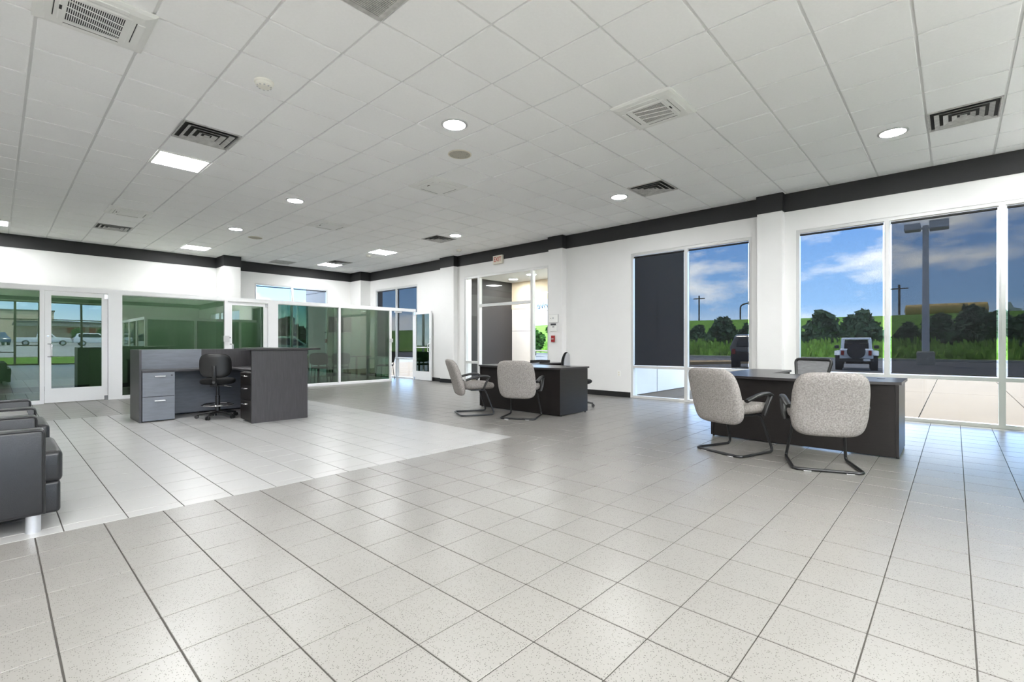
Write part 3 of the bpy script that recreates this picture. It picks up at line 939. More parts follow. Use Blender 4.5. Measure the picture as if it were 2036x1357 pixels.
storefront('door_5', 'glazed outer entrance door with lettered transom', 'x', VX + 0.05, 1, [6.2, 7.55, 8.9, 10.25], [[0.9, 2.2]] * 3, 2.95, 'alu_grey', 'glass_clear', fw=0.06, cat='door')  # glazing widened out of view so that daylight fills the porch
t = pd0 = thing('porch_downlight', 'small round downlight in the white entrance porch ceiling', 'ceiling light', (10.9, 9.3, 3.2), 0, 'porch downlights')
obj('trim_ring', MB().lathe([(0.14, 0), (0.16, 0), (0.16, -0.008), (0.14, -0.01)], 24, loop=True), 'plastic_white', t, 40)
obj('lens', MB().lathe([(0.001, -0.006), (0.142, -0.006), (0.142, 0), (0.001, 0)], 24), 'lamp_glow_down', t)
for px_, py_ in ((9.9, 7.9), (10.9, 6.3), (11.2, 7.8), (9.9, 6.4), (9.75, 9.9), (11.3, 10.4)): dup(pd0, (px_, py_, 3.2))  # extra downlights added to brighten the porch

# ---- lettering
def text_mesh(s, size, material, ext=0.003, shear=0.0):
    cu = bpy.data.curves.new('lettering', 'FONT')
    cu.body = s; cu.size = size; cu.extrude = ext; cu.shear = shear
    cu.align_x = 'CENTER'; cu.align_y = 'CENTER'
    o = bpy.data.objects.new('tmp', cu); COL.objects.link(o)
    dg = bpy.context.evaluated_depsgraph_get()
    me = bpy.data.meshes.new_from_object(o.evaluated_get(dg))
    bpy.data.objects.remove(o)
    me.materials.clear(); me.materials.append(MATS[material])
    return me
# on the outer door transom, readable from outside
ml = Matrix(((0, 0, 1, 0), (1, 0, 0, 0), (0, 1, 0, 0), (0, 0, 0, 1)))   # x->+Y, y->Z, z->+X
for s, y, z, sz in (('Drive', 9.72, 2.36, 0.30), ('Buy?', 9.76, 2.70, 0.27)):
    o = link('window_lettering', text_mesh(s, sz, 'letter_dark', 0.001, 0.35), bpy.data.objects['door_5'])
    o.matrix_local = Matrix.Translation((VX + 0.119, y, z)) @ ml

# exit sign
t = thing('exit_sign', 'cream box exit sign with red letters above the entrance', 'exit sign', (XW - T6 - 0.03, 8.78, 3.33))
obj('housing', MB().rbox(-0.03, 0.03, -0.17, 0.17, -0.11, 0.11, 0.006), 'cream', t)
o = link('lettering', text_mesh('EXIT', 0.17, 'red_sign', 0.002), t)
o.matrix_local = Matrix.Translation((-0.032, 0, 0)) @ Matrix(((0, 0, -1, 0), (-1, 0, 0, 0), (0, 1, 0, 0), (0, 0, 0, 1))) @ Matrix.Scale(0.78, 4, (1, 0, 0))

# controls on the pilaster
fx = XW - PD
t = thing('thermostat_panel', 'square white control panel with grey rim on the pilaster', 'control panel', (fx, 6.86, 1.71))
obj('case', MB().rbox(-0.025, 0, -0.13, 0.13, -0.09, 0.09, 0.006), 'plastic_white', t)
obj('rim', MB().box(-0.012, 0, -0.138, 0.138, -0.098, 0.098), 'plastic_grey', t)
obj('dial', MB().box(-0.028, -0.025, -0.02, 0.03, -0.01, 0.03), 'plastic_grey', t)
obj('key', MB().box(-0.028, -0.025, 0.06, 0.08, 0.0, 0.015), 'letter_dark', t)
t = thing('wall_thermostat', 'small white thermostat with dark display below the control panel', 'thermostat', (fx, 6.86, 1.49))
obj('case', MB().rbox(-0.022, 0, -0.09, 0.09, -0.075, 0.06, 0.006), 'plastic_white', t)
obj('display', MB().box(-0.025, -0.021, -0.075, 0.075, 0.065, 0.105).box(-0.025, -0.021, -0.03, 0.03, 0.02, 0.035), 'letter_dark', t)
t = thing('fire_alarm_pull', 'red fire alarm pull station on the pilaster', 'fire alarm', (fx, 6.87, 1.24))
obj('case', MB().rbox(-0.04, 0, -0.045, 0.045, -0.075, 0.075, 0.008), 'red_alarm', t)
obj('pull_bar', MB().box(-0.046, -0.04, -0.03, 0.03, -0.012, 0.006), 'plate_white', t)
def outlet(loc, rz, label):
    t = thing('wall_outlet', label, 'outlet', loc, rz, None)
    obj('plate', MB().rbox(-0.008, 0, -0.04, 0.04, -0.06, 0.06, 0.003), 'plastic_white', t)
    for z in (-0.025, 0.025): obj('socket', MB().box(-0.010, -0.008, -0.015, 0.015, z - .014, z + .014), 'cream', t)
outlet((XW, 5.23, 0.49), 0, 'white wall outlet low on the window wall beside the far desk')
outlet((8.3, YB, 0.45), -PI / 2, 'white wall outlet below the office television')

# ------------------------------------------------------------------ reception desk
L0, L1 = 1.385, 3.24
t = thing('reception_desk', 'dark grey woodgrain reception desk with raised counter and drawers', 'reception desk', (0, 0, 0))
# left end panel and back panels
obj('end_panel', MB().box(L0, L0 + 0.028, 8.46, 9.12, 0.0, 1.035), 'reception_wood', t)
obj('back_panel', MB().box(L0 + 0.028, 2.262, 9.09, 9.12, 0.0, 1.035), 'reception_wood', t)
obj('back_panel', MB().box(2.266, L1, 9.09, 9.12, 0.0, 1.035), 'reception_wood', t)
obj('modesty_panel', MB().box(1.81, L1 - .05, 8.98, 9.005, 0.03, 0.715), 'reception_face', t)
obj('counter_cap', MB().box(L0 + 0.028, L1, 8.94, 9.088, 1.012, 1.035), 'reception_wood', t)
obj('hutch_panel', MB().box(L0 + 0.028, 2.263, 8.915, 8.938, 0.74, 1.035), 'reception_face', t)
obj('hutch_panel', MB().box(2.266, L1 - 0.03, 8.915, 8.938, 0.74, 1.035), 'reception_wood', t)
obj('worktop', MB().box(L0 + 0.03, 2.55, 8.44, 8.913, 0.716, 0.74), 'reception_wood', t)
obj('worktop', MB().box(2.552, 3.2, 7.30, 8.913, 0.716, 0.74), 'reception_wood', t)
obj('cabinet_body', MB().box(1.42, 1.80, 8.455, 8.97, 0.012, 0.714), 'espresso', t)
for z0, z1 in ((0.365, 0.708), (0.018, 0.358)):
    d = obj('drawer_front', MB().rbox(1.418, 1.802, 8.435, 8.454, z0, z1, 0.003), 'reception_face', t)
    zc = z1 - 0.055
    obj('handle', MB().rbox(1.55, 1.69, 8.405, 8.434, zc - 0.012, zc + 0.012, 0.006), 'chrome', d)
    if z0 > 0.2: obj('lock', MB().lathe([(0.011, 8.430), (0.011, 8.436)], 12, (1.765, 0, zc + 0.01), 'y'), 'letter_dark', d)
# right wing
obj('end_panel', MB().box(2.45, L1, 7.245, 7.275, 0.0, 1.03), 'reception_wood', t)
obj('side_panel', MB().box(L1 - 0.028, L1, 7.277, 9.088, 0.0, 1.03), 'reception_wood', t)
obj('hutch_panel', MB().box(3.10, 3.125, 7.277, 8.90, 0.742, 1.03), 'reception_wood', t)
obj('counter_top', MB().box(2.37, 3.42, 7.20, 7.72, 1.031, 1.058).box(2.95, 3.42, 7.72, 9.2, 1.031, 1.058), 'espresso_top', t)
obj('cabinet_body', MB().box(2.47, 3.05, 7.277, 7.70, 0.02, 0.714), 'espresso', t)
for z0, z1 in ((0.54, 0.708), (0.32, 0.532), (0.03, 0.312)):
    d = obj('drawer_front', MB().rbox(2.45, 2.469, 7.285, 7.695, z0, z1, 0.003), 'espresso', t)
    zc = z1 - 0.05
    obj('handle', MB().tube(fillet([(2.45, 7.42, zc), (2.42, 7.43, zc), (2.42, 7.56, zc), (2.45, 7.57, zc)], 0.015), 0.008, 8), 'chrome', d, 40)
obj('cable_grommet', MB().lathe([(0.026, 8.976), (0.026, 8.981)], 16, (1.845, 0, 0.10), 'y'), 'plastic_grey', t)

# ---- star base shared by the swivel chairs
def star_base(t, r=0.29, hub=0.09, m='plastic_black'):
    for k in range(5):
        a = k * 2 * PI / 5 + 0.3
        c, s = math.cos(a), math.sin(a)
        mb = MB().tube([(0.02 * c, 0.02 * s, hub), (r * .5 * c, r * .5 * s, hub - .005), (r * c, r * s, hub - .03)], [0.024, 0.02, 0.014], 8)
        lg = obj('base_arm', mb, m, t, 50)
        mb = MB()
        px, py = -s, c
        for q in (-0.018, 0.018):
            cx_, cy_ = r * c + px * q, r * s + py * q
            ring = [(0.026, -0.008), (0.026, 0.008)]
            mb.tube([(cx_ - px * .008, cy_ - py * .008, 0.0265), (cx_ + px * .008, cy_ + py * .008, 0.0265)], 0.026, 14)
        obj('caster', mb, 'plastic_black', lg, 40)
# ---- drafting stool
t = thing('drafting_stool', 'black padded swivel stool with chrome foot ring at the reception desk', 'stool', (2.30, 8.22, 0), 1.15)
star_base(t, 0.27)
obj('gas_column', MB().cyl((0, 0, 0), 0.034, 0.085, 0.34, 16).cyl((0, 0, 0), 0.022, 0.34, 0.50, 16), 'metal_black', t, 40)
ring = [(0.21 * math.cos(k / 32 * 2 * PI), 0.21 * math.sin(k / 32 * 2 * PI), 0.20) for k in range(32)]
fr = obj('foot_ring', MB().tube(ring, 0.011, 8, closed=True), 'chrome', t, 40)
mb = MB()
for k in range(4):
    a = k * PI / 2 + .4
    mb.tube([(0.03 * math.cos(a), 0.03 * math.sin(a), 0.20), (0.205 * math.cos(a), 0.205 * math.sin(a), 0.20)], 0.008, 6)
obj('ring_spokes', mb, 'chrome', fr, 40)
obj('seat', MB().pad(0.44, 0.46, 0.09, 3.2, lambda x, y, z: (x + 0.03, y, z + 0.555)), 'fabric_black', t, 60)
obj('seat_plate', MB().rbox(-0.1, 0.1, -0.09, 0.09, 0.48, 0.512, 0.01), 'metal_black', t)
obj('backrest', MB().pad(0.42, 0.36, 0.07, 3.4, lambda u, v, w: (-0.20 - v * 0.10 - w - 0.06 * (1 - (u / .21) ** 2) + 0.03, u, 0.80 + v)), 'fabric_black', t, 60)
obj('backrest_shell', MB().pad(0.40, 0.34, 0.03, 3.4, lambda u, v, w: (-0.24 - v * 0.10 - w - 0.06 * (1 - (u / .21) ** 2) + 0.03, u, 0.80 + v)), 'plastic_black', t, 60)
obj('back_bracket', MB().tube(fillet([(-0.05, 0, 0.50), (-0.24, 0, 0.50), (-0.30, 0, 0.62), (-0.305, 0, 0.80)], 0.06), 0.027, 8, flat=0.5), 'plastic_black', t, 50)
obj('adjuster_knob', MB().lathe([(0.02, -0.34), (0.024, -0.30)], 12, (0, 0, 0.56), 'x'), 'plastic_black', t, 40)
obj('height_lever', MB().tube([(-0.02, -0.05, 0.495), (-0.06, -0.2, 0.475)], 0.007, 6), 'chrome', t)

# ------------------------------------------------------------------ desks
def desk(loc, label, ret):
    # local: front (towards visitors) is -x, origin at front left foot line centre; y spans +-0.91
    t = thing('executive_desk', label, 'desk', loc, 0, 'dark bow-front desks')
    w, dp, th = 0.915, 0.76, 0.028
    top = []
    n = 14
    for k in range(n + 1):
        y = -w + 2 * w * k / n
        top.append((-0.02 - 0.13 * (1 - (y / w) ** 2), y))
    top += [(dp, w), (dp, -w)]
    obj('desktop', MB().prism(top, 0.722, 0.75), 'espresso_top', t)
    obj('modesty_panel', MB().box(0.0, 0.022, -w + 0.05, w - 0.05, 0.012, 0.7215), 'espresso', t)
    for y in (-w + 0.02, w - 0.048):
        p = obj('end_panel', MB().box(0.0 - 0.012, dp - 0.02, y, y + 0.028, 0.02, 0.7215), 'espresso', t)
        for x in (0.04, dp - 0.07): obj('foot', MB().cyl((x, y + .014, 0), 0.012, 0, 0.0198, 10), 'plastic_black', p)
    ped = obj('pedestal', MB().box(0.12, dp - 0.06, -w + 0.06, -w + 0.46, 0.05, 0.7215), 'espresso', t)
    for z0, z1 in ((0.06, 0.26), (0.265, 0.48), (0.485, 0.715)):
        obj('drawer_front', MB().box(dp - 0.06, dp - 0.042, -w + 0.062, -w + 0.458, z0, z1), 'espresso', ped)
    # return to the back on the far side
    r0, r1 = ret
    obj('return_top', MB().box(dp, r1, w - 0.50, w, 0.722, 0.75), 'espresso_top', t)
    obj('return_end', MB().box(r1 - 0.03, r1, w - 0.48, w - 0.02, 0.0, 0.7215), 'espresso', t)
    obj('return_back', MB().box(dp, r1 - 0.03, w - 0.04, w - 0.02, 0.1, 0.7215), 'espresso', t)
    obj('cable_grommet', MB().lathe([(0.035, 0.7502), (0.035, 0.754), (0.02, 0.754)], 18, (0.45, -w + 0.2, 0)), 'plastic_black', t)
    return t
desk((5.95, 1.29, 0), 'dark brown bow-front desk standing before the window with the off-road car', (0, 1.75))
desk((5.90, 5.34, 0), 'dark brown bow-front desk standing before the pilaster and plain wall', (0, 1.85))

# ---- guest chairs
def guest_chair(loc, rz, label):
    t = thing('guest_chair', label, 'chair', loc, rz, 'grey sled-base guest chairs')
    half = [(-0.10, 0.19, 0.40), (0.13, 0.205, 0.40), (0.27, 0.25, 0.0145), (-0.26, 0.265, 0.0145)]
    pts = half + [(x, -y, z) for x, y, z in reversed(half)]
    obj('sled_frame', MB().tube(fillet(pts, 0.055, 6), 0.0135, 10), 'metal_black', t, 50)
    for x0_ in (-0.12, 0.06): obj('cross_bar', MB().box(x0_, x0_ + 0.03, -0.19, 0.19, 0.395, 0.41), 'metal_black', t)
    for y in (-0.16, 0.16): obj('floor_glide', MB().rbox(-0.273, -0.247, y - .03, y + .03, 0.0, 0.006, 0.002), 'plastic_grey', t)
    obj('seat', MB().pad(0.54, 0.53, 0.115, 3.6, lambda x, y, z: (x + 0.035, y, z + 0.455 + 0.02 * (y / .26) ** 2 - 0.10 * max(0, x - 0.12) ** 1.5)), 'fabric_grey', t, 60)
    def bk(u, v, w):
        k = (v + 0.285) / 0.57
        return (-0.215 - 0.17 * k ** 1.35 - w - 0.035 * (1 - (u / .3) ** 2), u * (0.94 + 0.08 * (1 - abs(2 * k - 0.9))), 0.595 + v)
    obj('backrest', MB().pad(0.585, 0.57, 0.105, 5.2, bk, 56), 'fabric_grey', t, 60)
    for s in (-1, 1):
        y = 0.295 * s
        arm = [(-0.20, y * 0.98, 0.560), (-0.10, y * 1.03, 0.598), (0.02, y * 1.04, 0.622), (0.12, y * 1.02, 0.622), (0.175, y, 0.600)]
        ar = obj('armrest', MB().tube(fillet(arm, 0.06), [0.031] * len(fillet(arm, 0.06)), 10, flat=0.62), 'plastic_black', t, 60)
        sup = [(0.172, y, 0.602), (0.13, y, 0.54), (0.095, y * 0.99, 0.46), (0.085, y * 0.93, 0.405)]
        fp = fillet(sup, 0.06)
        obj('arm_support', MB().tube(fp, [0.027] * len(fp), 10, flat=0.6), 'plastic_black', t, 60)
        obj('arm_bracket', MB().box(0.06, 0.11, min(y * .93, y * .62), max(y * .93, y * .62), 0.396, 0.41), 'metal_black', t)
    return t
def face(dx, dy): return math.atan2(dy, dx)
g0 = guest_chair((5.27, 1.70, 0), face(0.95, -0.33), 'grey fabric guest chair with its back to the room, turned towards the near desk beside the other grey chair')
CHP = [((5.17, 0.90, 0), face(0.93, 0.36), 'grey fabric guest chair seen square from behind at the desk with the off-road car beyond'),
       ((5.22, 5.66, 0), face(0.88, -0.48), 'grey fabric guest chair seen in profile before the far desk'),
       ((5.47, 4.86, 0), face(0.90, 0.44), 'grey fabric guest chair seen from behind at the far desk')]
g0['label'] = 'grey fabric guest chair seen half from the side at the near desk by the windows'
for p, r, lb in CHP: dup(g0, p, r, lb)

# ---- mesh task chairs behind the desks
def task_chair(loc, rz, label):
    t = thing('task_chair', label, 'chair', loc, rz, 'black task chairs behind the desks')
    star_base(t, 0.3)
    obj('gas_column', MB().cyl((0, 0, 0), 0.028, 0.08, 0.40, 14), 'metal_black', t, 40)
    obj('seat', MB().pad(0.48, 0.50, 0.08, 3.4, lambda x, y, z: (x + .03, y, z + 0.45)), 'fabric_black', t, 60)
    lp = [(-0.20, -0.17, 0.56), (-0.27, -0.235, 0.92), (-0.27, 0.235, 0.92), (-0.20, 0.17, 0.56)]
    fl = fillet(lp, 0.06, 5, True)
    obj('back_frame', MB().tube(fl, 0.019, 8, closed=True), 'plastic_black', t, 50)
    obj('back_mesh', MB().quad(*[(p.x, p.y, p.z) for p in fl]), 'mesh_grey', t)
    obj('back_post', MB().tube(fillet([(-0.02, 0, 0.40), (-0.22, 0, 0.40), (-0.25, 0, 0.56)], 0.06), 0.022, 8), 'plastic_black', t, 50)
    return t
task_chair((6.97, 1.44, 0), PI - 0.35, 'black task chair with grey mesh back rising behind the near desk')
t = thing('shell_back_chair', 'black swivel chair with curved grey shell back behind the far desk', 'chair', (7.06, 4.97, 0), -1.2)
star_base(t, 0.3)
obj('gas_column', MB().cyl((0, 0, 0), 0.028, 0.08, 0.40, 14), 'metal_black', t, 40)
obj('seat', MB().pad(0.48, 0.50, 0.08, 3.4, lambda x, y, z: (x + .03, y, z + 0.45)), 'fabric_black', t, 60)
obj('backrest', MB().pad(0.42, 0.54, 0.03, 2.8, lambda u, v, w: (-0.20 - v * 0.16 - w + 0.9 * u * u + 1.2 * max(0, v) ** 2, u, 0.69 + v)), 'leg_silver', t, 60)
obj('back_pad', MB().pad(0.45, 0.57, 0.035, 2.8, lambda u, v, w: (-0.236 - v * 0.16 - w + 0.9 * u * u + 1.2 * max(0, v) ** 2, u, 0.69 + v)), 'fabric_black', t, 60)
obj('back_post', MB().tube(fillet([(-0.02, 0, 0.40), (-0.24, 0, 0.40), (-0.27, 0, 0.60)], 0.06), 0.022, 8), 'plastic_black', t, 50)
t = thing('letter_tray', 'low dark letter tray lying on the return of the far desk', 'tray', (7.3, 6.0, 0.751))
obj('tray_base', MB().box(-0.16, 0.16, -0.12, 0.12, 0, 0.006), 'plastic_black', t)
obj('tray_rim', MB().box(-0.16, 0.16, 0.114, 0.12, 0.006, 0.05).box(-0.16, 0.16, -0.12, -0.114, 0.006, 0.05).box(0.154, 0.16, -0.114, 0.114, 0.006, 0.05), 'plastic_black', t)

# ------------------------------------------------------------------ leather armchairs
def armchair(loc, label):
    # local: faces +x, near arm outer face at y=0, width 0.92; front of arms at x=0
    t = thing('leather_armchair', label, 'armchair', loc, 0, 'black leather tub armchairs')
    wd = 0.90
    for y0 in (0.0, wd - 0.125):
        a = obj('arm', MB().rbox(-0.80, 0.0, y0, y0 + 0.125, 0.105, 0.615, 0.022, 3), 'leather', t, 40)
        for yy in (y0 + 0.006, y0 + 0.119):
            pts = fillet([(-0.79, yy, 0.609), (-0.006, yy, 0.609), (-0.006, yy, 0.112)], 0.03)
            obj('piping', MB().tube(pts, 0.0065, 8), 'piping_black', a, 50)
    obj('back', MB().rbox(-0.86, -0.64, 0.01, wd - 0.01, 0.11, 0.74, 0.04, 3), 'leather', t, 40)
    obj('seat_cushion', MB().rbox(-0.65, 0.085, 0.13, wd - 0.13, 0.262, 0.46, 0.032, 4), 'leather', t, 50)
    obj('seat_base', MB().rbox(-0.64, 0.075, 0.13, wd - 0.13, 0.075, 0.272, 0.022, 4), 'leather', t, 50)
    for x, y in ((-0.05, 0.06), (-0.05, wd - 0.06), (-0.78, 0.06), (-0.78, wd - 0.06)):
        obj('leg', MB().cyl((x, y, 0), 0.034, 0.0, 0.106, 20), 'leg_silver', t, 40)
    return t
a0 = armchair((0.205, 3.965, 0), 'black leather armchair with silver legs standing nearest the grey tiles')
dup(a0, (0.225, 5.36, 0), 0, 'black leather armchair beyond the small side table, nearer the offices')
t = thing('side_table', 'low dark wood side table between the two leather armchairs', 'table', (-0.13, 5.11, 0))
obj('table_top', MB().rbox(-0.3, 0.3, -0.21, 0.21, 0.575, 0.60, 0.004), 'table_wood', t)
for x in (-0.26, 0.26):
    for y in (-0.17, 0.17): obj('leg', MB().box(x - .02, x + .02, y - .02, y + .02, 0, 0.575), 'metal_black', t)

# ------------------------------------------------------------------ things inside the glass office
def visitor_chair(loc, rz, label):
    t = thing('visitor_chair', label, 'chair', loc, rz, 'black chairs in the glass office')
    obj('seat', MB().pad(0.46, 0.48, 0.06, 3.6, lambda x, y, z: (x, y, z + 0.45)), 'fabric_black', t, 60)
    obj('backrest', MB().pad(0.50, 0.34, 0.04, 4, lambda u, v, w: (-0.23 - v * .15 - w, u, 0.70 + v)), 'fabric_black', t, 60)
    for x in (-0.2, 0.2):
        for y in (-0.22, 0.22):
            obj('leg', MB().tube([(x * .9, y * .9, 0.43), (x * 1.1, y * 1.05, 0.0)], 0.011, 8), 'metal_black', t, 40)
    obj('back_upright', MB().tube([(-0.19, -0.2, 0.43), (-0.24, -0.2, 0.7)], 0.011, 8).tube([(-0.19, 0.2, 0.43), (-0.24, 0.2, 0.7)], 0.011, 8), 'metal_black', t, 40)
    return t
c0 = visitor_chair((6.28, 13.2, 0), 0.9, 'black chair close behind the office glass, its back to the reception desk')
dup(c0, (6.78, 13.02, 0), 1.15, 'black chair close behind the office glass beside its twin, nearer the white post')
dup(c0, (8.3, 13.1, 0), 2.2, 'black chair at the far side of the office table near the television')
t = thing('office_table', 'dark rectangular table behind the office glass among black chairs', 'table', (7.25, 14.05, 0))
obj('table_top', MB().rbox(-0.9, 0.9, -0.42, 0.42, 0.71, 0.74, 0.004), 'espresso_top', t)
for x in (-0.8, 0.8):
    for y in (-0.34, 0.34): obj('leg', MB().box(x - .025, x + .025, y - .025, y + .025, 0, 0.71), 'metal_black', t)
t = thing('television', 'black flat television hanging on the office wall', 'television', (8.2, YB, 1.79))
obj('cabinet', MB().rbox(-0.41, 0.41, -0.07, -0.02, -0.27, 0.27, 0.008), 'plastic_black', t)
obj('screen', MB().box(-0.39, 0.39, -0.073, -0.0705, -0.25, 0.25), 'screen_black', t)
obj('wall_mount', MB().box(-0.15, 0.15, -0.02, 0.0, -0.15, 0.15), 'metal_black', t)
t = thing('waste_bin', 'tall black plastic waste bin by the office window', 'bin', (6.35, 15.2, 0))
obj('bin_body', MB().lathe([(0.20, 0.0), (0.25, 0.72), (0.24, 0.72), (0.19, 0.02), (0.001, 0.02)], 24), 'plastic_black', t, 40)
obj('bin_rim', MB().lathe([(0.245, 0.70), (0.275, 0.70), (0.275, 0.74), (0.245, 0.74)], 24, loop=True), 'plastic_black', t, 40)
t = thing('office_desk', 'dark office desk behind the wide dark green pane', 'desk', (3.0, 14.6, 0))
obj('table_top', MB().rbox(-0.8, 0.8, -0.38, 0.38, 0.715, 0.745, 0.004), 'espresso_top', t)
obj('end_panel', MB().box(-0.78, -0.75, -0.36, 0.36, 0, 0.715), 'espresso', t)
obj('end_panel', MB().box(0.75, 0.78, -0.36, 0.36, 0, 0.715), 'espresso', t)
obj('modesty_panel', MB().box(-0.75, 0.75, -0.30, -0.28, 0.1, 0.715), 'espresso', t)

# ------------------------------------------------------------------ outdoors
def front_z(y):       # the street side climbs gently
    return 0.0 if y > -12.5 else 0.0175 * (-12.5 - y)
struct('ground_lot', MB().box(-300, 300, YF + 1, 300, -0.5, -0.14), 'asphalt', 'grey asphalt parking lot around the showroom', 'asphalt')
ap = struct('ground_apron', MB().box(XW + WT, 21.0, -20, 26, -0.2, -0.05), 'kerb', 'pale concrete walk of square slabs outside the windows', 'pavement')
SM = {}
y = -19.39
while y < 25:
    for x0, x1 in ((XW + WT, 14.9), (14.9, 21.0)):
        if not (x0 < 12 and 4.9 < y < 11.0):
            key = (x0, x1)
            if key not in SM:
                SM[key] = MB().box(x0 + .008, x1 - .008, 0.008, 1.312, -0.06, -0.02).mesh('slab', 'concrete')
            link('slab', SM[key], ap, (0, y, 0))
    y += 1.32
struct('ground_kerb', MB().box(45.0, 45.35, -150, 200, -0.14, 0.04), 'kerb', 'long pale concrete kerb beyond the parking lot', 'kerb')
struct('ground_island', MB().prism([(27, 12.5), (33, 9.5), (34, 11), (28, 16)], -0.14, 0.02), 'kerb_yellow', 'tan kerbed island in the parking lot', 'kerb')
struct('ground_verge', MB().box(45.35, 82, -150, 200, -0.14, 0.02), 'grass', 'flat green verge between kerb and embankment', 'grass')
# embankment with a gently rolling crest
mb = MB()
xs = [80, 86, 94, 103, 110, 114, 118, 170]; zs = [0.0, 0.7, 2.7, 5.2, 6.5, 6.5, 5.4, 5.4]
ys = [-160 + k * 12 for k in range(36)]
for i, x in enumerate(xs):
    for yy in ys: mb.v.append((x, yy, zs[i] + (0.25 * math.sin(yy * .05 + i) if i > 0 else 0)))
for i in range(len(xs) - 1):
    for j in range(len(ys) - 1):
        a = i * len(ys) + j
        mb.f.append((a, a + len(ys), a + len(ys) + 1, a + 1))
o = obj('ground_embankment', mb, 'grass_hill', smooth=60); tag(o, 'long green grass embankment along the skyline', 'hill', kind='structure')
struct('ground_rear_verge', MB().box(-150, 45, 62, 200, -0.2, 0.03), 'grass', 'green verge behind the rear parking lot', 'grass')
# street side: lawn, road, lots
def strip(name, y0, y1, material, label, cat, lift=0.0, x0=-120, x1=120):
    z0, z1 = front_z(y0) + lift, front_z(y1) + lift
    mb = MB().add([(x0, y0, z0), (x1, y0, z0), (x1, y1, z1), (x0, y1, z1), (x0, y0, z0 - .3), (x1, y0, z0 - .3), (x1, y1, z1 - .3), (x0, y1, z1 - .3)],
                  [(0, 3, 2, 1), (4, 5, 6, 7), (0, 1, 5, 4), (1, 2, 6, 5), (2, 3, 7, 6), (3, 0, 4, 7)])
    return struct(name, mb, material, label, cat)
strip('ground_walk', YF - WT, -12.5, 'concrete', 'narrow concrete walk along the street windows', 'pavement', -0.02)
strip('ground_lawn', -12.5, -23, 'grass', 'bright lawn between the showroom and the street', 'grass')
strip('ground_street', -23, -160, 'street_asphalt', 'sloping grey street and lots across from the showroom', 'asphalt', -0.02)
strip('ground_street_kerb', -22.8, -23.2, 'kerb', 'pale kerb between lawn and street', 'kerb', 0.06)

# outer wing wall behind the offices
struct('wall_wing', MB().box(7.9, 8.2, YB + WT, 17.8, 0, 4.4), 'ext_white', 'sunlit white wing wall outside the rear office window', 'wall')
struct('wall_wing_joint', MB().box(7.893, 7.9, YB + WT, 17.8, 1.72, 1.735).box(7.893, 7.9, YB + WT, 17.8, 2.95, 2.965), 'bld_grey', 'thin grey panel joints on the wing wall', 'trim')

# ---- foliage
def leaf_cloud(n, rx, ry, rz, size, seed, base=0.0, cone=0.0):
    rnd = random.Random(seed); mb = MB()
    for _ in range(n):
        while True:
            p = Vector((rnd.uniform(-1, 1), rnd.uniform(-1, 1), rnd.uniform(-1, 1)))
            if 0.25 < p.length < 1: break
        k = 0.72 + 0.28 * math.sin(p.x * 5 + seed) * math.cos(p.y * 4.3 + p.z * 3)
        zz = (p.z + 1) / 2
        sh = 1 - cone * zz
        c = Vector((p.x * rx * k * sh, p.y * ry * k * sh, base + zz * 2 * rz * (0.8 + .2 * k)))
        u = Vector((rnd.gauss(0, 1), rnd.gauss(0, 1), rnd.gauss(0, 1))).normalized()
        w = u.cross(Vector((rnd.gauss(0, 1), rnd.gauss(0, 1), rnd.gauss(0, 1)))).normalized()
        s = size * rnd.uniform(.6, 1.4)
        mb.add([c - u * s, c + w * s * .6, c + u * s, c - w * s * .6], [(0, 1, 2, 3)])
    return mb
CR = [leaf_cloud(1500, 3.1, 3.1, 2.35, 0.36, s, 0.25, 0.62).mesh('crown', 'juniper') for s in (1, 2, 3)]
TR = MB().tube([(0, 0, -0.1), (0.05, 0, 1.2), (0, 0.05, 2.6)], [0.16, 0.12, 0.05], 8).mesh('trunk', 'bark')
def tree(loc, s, k, label, grp, crown=None):
    t = thing('juniper_tree', label, 'tree', loc, k * 1.3, grp)
    t.scale = (s, s, s)
    link('crown', (crown or CR)[k % 3], t); link('trunk', TR, t)
    return t
def place(px, X, z=0.0):     # where the sight line through column px meets the plane x = X
    a = (px - 1018) / 951.46
    d = X / (SY * a + CY)
    return (X, (-CY * a + SY) * d, z)
JUN = [(1388, 67, 0.80, 'dark juniper seen through the mesh shade next to the near-black shade'), (1440, 74, 1.1, 'pointed dark juniper in the middle of the mesh shade beside the pilaster'),
       (1487, 67, 0.8, 'dark juniper rising behind the dark blue-black car'), (1635, 69, 1.12, 'broad dark juniper standing by itself behind the sheer shade'),
       (1713, 74, 1.15, 'dark juniper directly behind the white off-road car'), (1806, 76, 0.8, 'small dark juniper just before the lamp pole on the verge'),
       (1868, 70, 0.95, 'dark juniper just past the lamp pole below the tanker lorry'), (1935, 77, 1.2, 'tall dark juniper below the cab of the tanker lorry'),
       (1985, 69, 0.95, 'dark juniper behind the mullion beside the lamp pole window'), (2040, 82, 1.0, 'dark juniper at the end of the row beyond the lamp pole')]
for k, (px, X, s, lb) in enumerate(JUN):
    tree(place(px, X), s, k, lb, 'dark junipers below the embankment')
LC = [leaf_cloud(1200, 2.6, 2.6, 2.2, 0.36, s, 0.9, 0.2).mesh('crown', 'leaf') for s in (5, 6, 7)]
for k, (x, y, s) in enumerate([(33, 33, 0.6), (37, 31.0, 0.5), (40, 36, 0.9), (44, 33, 0.8)]):
    o = tree((x, y, 0), s, k, 'leafy green bush seen through the entrance door', 'bushes seen through the entrance', LC); o.name = 'leafy_bush'; o['category'] = 'bush'
